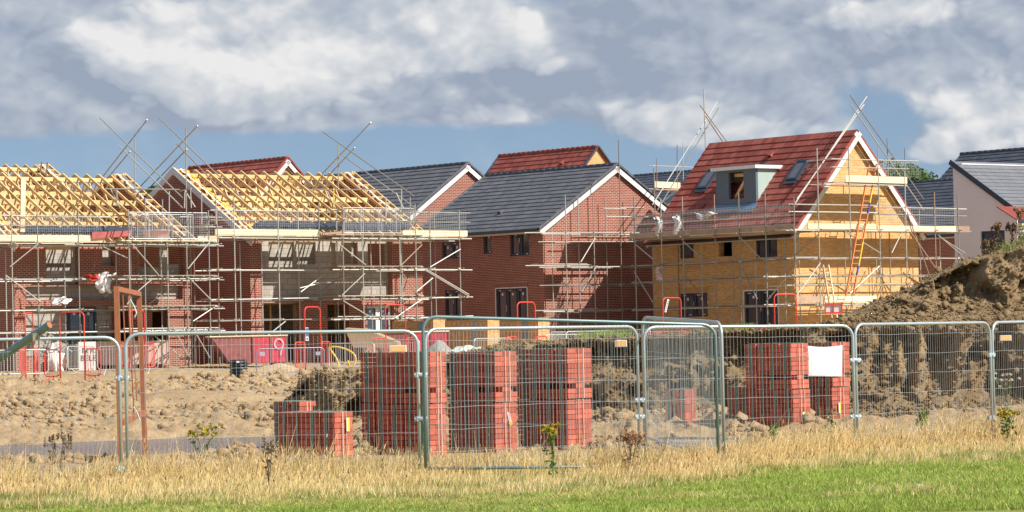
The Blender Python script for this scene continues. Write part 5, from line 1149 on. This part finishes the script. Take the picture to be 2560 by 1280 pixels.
for k,(u,lb_) in enumerate(((1114,'yellow brick pier wall nearest the right timber house'),(1250,'yellow brick pier wall in the middle of the three, with a grey panel'),(1376,'yellow brick pier wall at the corner of the central house, behind the red gateway'))):
    fr=Fr(u-30,127+1.2*k,.0,YAW); e=thing('pier_wall',lb_,'wall',fr.o,YAW,'three yellow pier walls before the central house'); zt=fr.hit(u-15,798-2*k,1,0).z; b=MB(); b.box(0,0,-1,.60,.62,zt); b.build('pier',M['yellow_brick'],e)
    b=MB(); b.box(.12,.622,-1,.42,2.9,zt-.03); b.build('panel_wall',M['yellow_brick'],e); b=MB(); b.box(.08,.64,-1,.118,1.15,zt-.10); b.build('grey_panel',M['barrier_blue'],e)
    if k==0: b=MB(); b.box(-.02,-.02,zt+.002,.62,.64,zt+.05); b.build('cap_board',M['board_old'],e)
for k,(u,w_,lb_) in enumerate(((1165,.9,'pale green tarpaulin bundle between the first and second yellow piers'),(1262,.55,'small pale tarpaulin bundle right of the middle yellow pier'))):
    p=P(u,866,122); n=26; g=np.linspace(-1,1,n); U,V=np.meshgrid(g,g); d=np.clip(1-U**4-V**2*.9,0,1); Z=-.9+.85*d**.5*(.75+.5*fbm(U*2.5+k*5,V*2.5,3,4)); o=npmesh('tarpaulin',np.stack([p.x+U*w_,p.y+V*.7,Z],-1).reshape(-1,3),grid(n,n),M['tarp']); tag(o,lb_,'tarpaulin')
p=PG(716,1222,LAWN+.03); q_=PG(960,1211,LAWN+.035); e=thing('yellow_plank','yellow plank lying in the long grass before the single brick pack','plank',p); b=MB(); b.bar((0,0,0),q_-p,.09,.07); b.build('plank',M['yellow_plastic'],e)
p=PG(2296,1238,LAWN); b=MB(); b.lathe([(.02,-.03),(.10,-.02),(.115,.04),(.085,.10),(.02,.115)],9); o=b.build('rock',M['rock']); o.location=p; o.scale=(1,.8,1); tag(o,'sandy rock sitting in a tuft on the mown lawn','rock')
p=P(2083,770,131); e=thing('crate','red and white plastic crate at the foot of the pale ladder','crate',p)
b=MB()
for z in (-.20,.17): b.box(-.36,-.25,z-.035,.36,-.2,z+.035)
for x in (-.36,-.03,.32): b.box(x,-.252,-.24,x+.04,-.202,.24)
b.build('frame',M['red_paint'],e); b=MB(); b.box(-.34,-.19,-.2,.34,.25,.16); b.build('liner',M['bag'],e)
# ------------------------------------------------------------------ grass: straw along the fence, mown lawn in front
FP=[-900,0,640,1280,1500,1700,1800,1900,2200,2560,3400]; FD=[34.0,34.0,34.2,34.5,35.1,36.6,37.8,39.4,40.8,41.9,44.0]; BD=[40.2,40.3,41.0,42.3,43.2,44.2,45.0,46.2,48.0,50.5,52]
STRAW=np.array([(.86,.66,.31),(.92,.76,.43),(.78,.57,.25),(.90,.72,.39)]); GREEN=np.array([(.24,.34,.06),(.32,.40,.09),(.18,.27,.045)]); BROWN=np.array([(.34,.17,.09),(.42,.26,.13)])
def blades(name,x,y,z0,h,w,lean,col,label=None,kind='stuff'):
    n=len(x); a=rng.uniform(0,6.28,n); la=rng.normal(0,lean,n)+.10; lb=rng.normal(0,lean,n)
    wd_=np.stack([np.cos(a)*w,np.sin(a)*w,0*w],-1); base=np.stack([x,y,z0],-1); up=np.stack([la*h,lb*h,h],-1); mid=base+up*.55-np.stack([la*h*.18,lb*h*.18,0*h],-1)
    V=np.stack([base-wd_,base+wd_,mid-wd_*.8,mid+wd_*.8,base+up-wd_*.25,base+up+wd_*.25],1); f=np.array([[0,1,3,2],[2,3,5,4]]); Fc=(f[None]+np.arange(n)[:,None,None]*6).reshape(-1,4)
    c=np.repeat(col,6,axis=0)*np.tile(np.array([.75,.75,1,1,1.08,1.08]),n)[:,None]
    return tag(npmesh(name,V.reshape(-1,3),Fc,M['blade'],False,c),kind=kind)
FLN=lambda p:np.interp(p,[-200,0,640,1043,1300,1787,2131,2474,3400],[38.2,38.4,39.0,39.2,39.0,39.5,43.9,46.6,54.0])
n=300000; r=rng.uniform(-.26,.26,n); px_=r*F+1280; f0=np.interp(px_,FP,FD); b0=FLN(px_)+1.9; t=rng.beta(1.15,1.35,n)*1.12-.06; y=f0+(b0-f0)*t; x=r*y
cl=fbm(x*.9,y*.9,1,4); cl2=fbm(x*2.6,y*2.6,8,3)
keep=rng.random(n)<np.clip(.25+1.5*(cl-.28),.08,1)*(1-.75*sstep(.8,1.05,t)); x,y,t,cl,cl2,r=[q[keep] for q in (x,y,t,cl,cl2,r)]; n=len(x)
fl_=y-FLN(r*F+1280); h=(.12+.05*sstep(-3.5,-.8,fl_)+.17*sstep(-.8,.35,fl_)-.10*sstep(1.0,1.9,fl_))*rng.uniform(.5,1.3,n)*(.55+.9*cl); tall=rng.random(n)<.05*sstep(-1.2,0,fl_); h=np.where(tall,h*1.6,h)
g=np.clip(.80-1.6*t+2.6*(cl2-.5),.03,.95)*.85+.04; isg=rng.random(n)<g; isb=(~isg)&(rng.random(n)<.06+.25*(cl2>.62))
col=STRAW[rng.integers(0,4,n)]; col=np.where(isg[:,None],GREEN[rng.integers(0,3,n)],col); col=np.where(isb[:,None],BROWN[rng.integers(0,2,n)],col); col=col*rng.uniform(.72,1.18,(n,1)); h=np.where(isg,h*.75,h)
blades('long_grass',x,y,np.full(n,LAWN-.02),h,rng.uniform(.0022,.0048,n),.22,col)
# seed heads: short thick tops on some straw stems
k=np.where((~isg)&(h>.17)&(rng.random(n)<.14))[0]; blades('grass_seed_heads',x[k]+.1*h[k],y[k],LAWN-.02+h[k]*.9,np.full(len(k),.05)*rng.uniform(.6,1.3,len(k)),rng.uniform(.005,.009,len(k)),.35,col[k]*np.array([.92,.82,.75]))
n=300000; r=rng.uniform(-.22,.22,n); f0=np.interp(r*F+1280,FP,FD); y=30.2+(f0+.9-30.2)*rng.random(n)**.9; x=r*y; cl=fbm(x*1.1,y*1.1,4,4); c3=fbm(x*.5+3,y*2.2,2,3); c4=fbm(x*4,y*4,6,2)
edge=sstep(1.6,0,f0-y); dry=np.clip((c3-.50)*2.6+edge*.8+(cl-.5)*.8+.30*sstep(.03,-.03,r),0,1); isd=rng.random(n)<dry*.75
LG=np.array([(.33,.42,.085),(.40,.47,.11),(.26,.35,.065)]); col=np.where(isd[:,None],np.array([(.60,.50,.20),(.66,.56,.26),(.46,.44,.14)])[rng.integers(0,3,n)],LG[rng.integers(0,3,n)])*rng.uniform(.78,1.2,(n,1))*(.82+.4*c4)[:,None]
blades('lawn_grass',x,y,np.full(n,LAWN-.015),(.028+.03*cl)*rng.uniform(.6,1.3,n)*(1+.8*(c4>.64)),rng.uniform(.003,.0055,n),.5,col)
# grass and dead weeds along the top of the mound, straggling grass on the bank lip
jj=np.concatenate([rng.integers(int(npf*.83),int(npf*.90),9000),rng.integers(int(npf*.84),int(npf*.99),9000)]); ii=np.where(rng.random(18000)<1,rng.integers(int(nc*.60),nc,18000),0); B_=BANK[jj,ii]; kk=rng.random(18000)<np.clip((moundZ(B_[:,0]/B_[:,1])-.25)*1.4,0,.6)*np.clip(.1+2.2*(fbm(B_[:,0]*1.6,B_[:,1]*1.2,5,3)-.42),0,1); B_=B_[kk]; n=len(B_)
gg=fbm(B_[:,0]*.8,B_[:,1]*.8,2,2)+ .25*sstep(.125,.155,B_[:,0]/B_[:,1]); col=np.where((rng.random(n)<np.clip((gg-.42)*3.2,.1,.9))[:,None],GREEN[rng.integers(0,3,n)],STRAW[rng.integers(0,4,n)]*.75)*rng.uniform(.7,1.15,(n,1))
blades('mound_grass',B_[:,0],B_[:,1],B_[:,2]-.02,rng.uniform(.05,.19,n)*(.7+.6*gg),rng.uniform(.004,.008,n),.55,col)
n=1500; r=rng.uniform(pxr(1440),pxr(1570),n); y=bankY(r)+rng.uniform(2.2,6,n); x=r*y; k=rng.random(n)<fbm(x*3,y,3,3)*1.1; x,y,r=x[k],y[k],r[k]; n=len(x)
blades('bank_top_grass',x,y,bankT(r)-.02,rng.uniform(.12,.30,n),rng.uniform(.005,.009,n),.3,GREEN[rng.integers(0,3,n)]*rng.uniform(.9,1.4,(n,1)))
n=700; r=rng.uniform(pxr(1800),pxr(1880),n); y=bankY(r)+rng.uniform(2.2,5,n); x=r*y; blades('bank_edge_grass',x,y,bankT(r)-.02,rng.uniform(.08,.2,n),rng.uniform(.005,.009,n),.4,GREEN[rng.integers(0,3,n)]*1.2)
n=1100; a=rng.uniform(0,6.28,n); d=np.abs(rng.normal(0,.34,n)); c=PG(2290,1240,LAWN); x=c.x+np.cos(a)*d*1.3; y=c.y+np.sin(a)*d*.5; blades('lawn_tuft',x,y,np.full(n,LAWN-.02),rng.uniform(.05,.17,n),rng.uniform(.003,.006,n),.5,np.where((rng.random(n)<.45)[:,None],STRAW[rng.integers(0,4,n)],GREEN[rng.integers(0,3,n)]*1.2))
# ------------------------------------------------------------------ weeds: each plant a thing of stem, leaves and heads
def leaves(name,pts,size,col,parent,mt=None,flat=.5):
    n=len(pts); d=rng.normal(0,1,(n,3)); d/=np.linalg.norm(d,axis=1)[:,None]; e=np.cross(d,rng.normal(0,1,(n,3))); e/=np.linalg.norm(e,axis=1)[:,None]; s=size*rng.uniform(.6,1.4,(n,1)); pts=np.asarray(pts)
    V=np.stack([pts-d*s,pts+e*s*flat,pts+d*s,pts-e*s*flat],1); Fc=np.arange(4*n).reshape(n,4); c=np.repeat(np.asarray(col)[rng.integers(0,len(col),n)]*rng.uniform(.7,1.25,(n,1)),4,axis=0)
    return npmesh(name,V.reshape(-1,3),Fc,M['blade'],False,c,parent)
def weed(name,label,cat,base,h,spread,stems,head,leaf,leafsize,nheads,headsize,stemcol,nleaf,group=None):
    e=thing(name,label,cat,base,0,group); b=MB(); tips=[]; lp=[]
    for i in range(stems):
        a=random.uniform(0,6.28); sp=spread*random.uniform(.2,1); hh=h*random.uniform(.8,1.0); pts=[Vector((.02*math.cos(a),.02*math.sin(a),-.05))]+[Vector((sp*f*f*math.cos(a)+random.uniform(-.015,.015),sp*f*f*math.sin(a)*.6,hh*f)) for f in (.25,.5,.75,1)]
        b.path(pts,[.007,.006,.005,.004,.003],5); tips.append(pts[-1])
        for k in range(nleaf): f=random.uniform(.08,.92); q=pts[0].lerp(pts[-1],f); lp.append((q.x+random.uniform(-.06,.06),q.y+random.uniform(-.05,.05),q.z+random.uniform(-.03,.03)))
        for k in range(3): f=random.uniform(.62,.85); q=pts[-2].lerp(pts[-1],f*.6); t_=q+Vector((random.uniform(-.12,.12),random.uniform(-.1,.1),random.uniform(.05,.16)))*(h/.7); b.tube(q,t_,.003,4); tips.append(t_)
    b.build('stem',M['bark'] if stemcol=='bark' else M['stem'],e)
    if lp: leaves('leaves',lp,leafsize,leaf,e)
    for t_ in tips:
        leaves('flower_head',[(t_.x+random.gauss(0,.011),t_.y+random.gauss(0,.011),t_.z+random.gauss(0,.026 if stemcol=='bark' else .008)) for k in range(nheads)],headsize,head,e,flat=.9)
    return e
M['stem']=plain('green_stem',(.22,.26,.07),.7)
YEL=[(.62,.47,.05),(.52,.42,.06),(.36,.34,.07)]; DG=[(.12,.20,.05),(.18,.26,.06)]; DB=[(.32,.22,.13),(.42,.30,.18),(.24,.15,.09)]; WH=[(.72,.68,.58),(.62,.55,.45)]
GP=lambda u,v,z=LAWN: PG(u,v,z)
weed('ragwort_plant','yellow flowered ragwort with two heads before the puddle','plant',GP(505,1205),.70,.20,5,YEL,DG,.03,26,.016,'green',16)
weed('ragwort_plant','yellow flowered ragwort before the tall stack right of centre','plant',GP(1385,1205),.66,.14,5,YEL,DG,.03,20,.015,'green',14)
weed('ragwort_plant','yellow flowered ragwort low in the grass at the right edge','plant',GP(2520,1120),.55,.32,6,YEL,DG,.035,26,.017,'green',20)
weed('dead_thistle','pale seeding thistle rising behind the rightmost fence panel','plant',GP(2520,1075),.95,.25,4,WH,DG,.03,10,.018,'green',8)
weed('dead_dock','brown seeding dock plant in the grass at the left, below the puddle','plant',GP(150,1205),.62,.16,4,DB,DB,.03,22,.016,'bark',20)
weed('dead_dock','thin brown weed left of the single brick pack','plant',GP(672,1235),.60,.14,3,DB,DB,.03,14,.014,'bark',12)
weed('dead_dock','reddish brown dock against the foot of the fence joint right of centre','plant',GP(1575,1195),.52,.16,6,BROWN.tolist(),DB,.025,20,.014,'bark',16)
weed('dead_thistle','brown thistle in front of the right brick stack','plant',GP(2078,1125),.62,.12,2,DB,DG,.045,20,.022,'green',14)
weed('dead_dock','small dark weed at the left foot of the flat lying panel','plant',GP(1390+100,1180),.4,.14,4,DB,DB,.02,12,.012,'bark',10)
weed('nettle','young green weed before the dug grooves of the bank','plant',GP(2315,1100),.45,.12,6,DG,[(.2,.33,.07),(.26,.38,.1)],.04,6,.02,'green',26)
weed('nettle','small green weed at the foot of the wide right brick stack','plant',GP(1935,1098),.22,.14,5,DG,[(.2,.33,.07)],.03,5,.02,'green',16)
def onmound(u): i=int(np.argmin(np.abs(rb_-pxr(u)))); return Vector(BANK[int(npf*.88),i])
for k,(u,hh,lb_) in enumerate(((2492,.55,'dead brown dock, tallest on the mound top before the grey house window'),(2532,.38,'short dead brown weed between two taller ones on the mound top'),(2556,.62,'dead brown dock at the right edge of the mound top'),(2470,.30,'low dead weed at the left end of the mound top row'))):
    weed('dead_dock',lb_,'plant',onmound(u),hh,.12,4,DB,DB,.03,34,.02,'bark',20)
weed('ragwort_plant','small yellow flowered weed on the mound top at the right edge','plant',onmound(2552)+Vector((0,-.4,0)),.3,.1,4,YEL,DG,.03,16,.016,'green',12)
# ------------------------------------------------------------------ trees beyond the roofs
def tree(label,u,v,D,rad,seed,col=((.07,.12,.03),(.10,.16,.035),(.05,.085,.025))):
    r=np.random.default_rng(seed); top=P(u,v,D); z0=0.0; H=top.z-z0; e=thing('tree',label,'tree',(top.x,top.y,z0),0,'trees beyond the roofs')
    b=MB(); b.path([(0,0,-.3),(.1,0,H*.3),(.0,.1,H*.6),(.1,0,H*.9)],[.28,.22,.15,.05],8); b.build('trunk',M['bark'],e,True)
    cs=[]
    for k in range(16):
        a=r.uniform(0,6.28); f=r.uniform(.35,.95); rr=rad*(1-.55*abs(f-.55)/.45)*r.uniform(.35,.95); cs.append((math.cos(a)*rr,math.sin(a)*rr,H*f,rad*r.uniform(.28,.5)))
    cs.append((0,0,H-rad*.32,rad*.34)); cs.append((-rad*.35,0,H-rad*.6,rad*.36)); cs.append((rad*.42,0,H-rad*.7,rad*.36))
    for c in cs[:12]: bb_=MB(); bb_.path([(0,0,H*.3),(c[0]*.5,c[1]*.5,(H*.3+c[2])/2),c[:3]],[.09,.06,.02],5); bb_.build('limb',M['bark'],e)
    pts=[]
    for cx,cy,cz,cr in cs:
        d=r.normal(0,1,(520,3)); d/=np.linalg.norm(d,axis=1)[:,None]; q=d*(r.random((520,1))**.45)*cr*np.array([1,1,.8]); pts.append(q+np.array([cx,cy,cz]))
    leaves('crown',np.concatenate(pts),.11,np.array(col),e,flat=.6); return e
tree('larger leafy tree above the dark roof right of the yellow gable',2255,407,195,3.0,1,((.10,.17,.04),(.14,.22,.05),(.06,.11,.03)))
tree('smaller leafy tree right of the larger one, beyond the dark roof',2308,432,198,2.2,2,((.10,.17,.04),(.14,.22,.05),(.06,.11,.03)))
tree('leafy tree top seen between the two timber roofs',396,458,185,2.2,3)
tree('dark tree tip peeping behind the right slope of the central gable',1602,446,225,2.0,4)
tree('dark tree hidden low behind the left roofs',372,475,190,1.6,5)
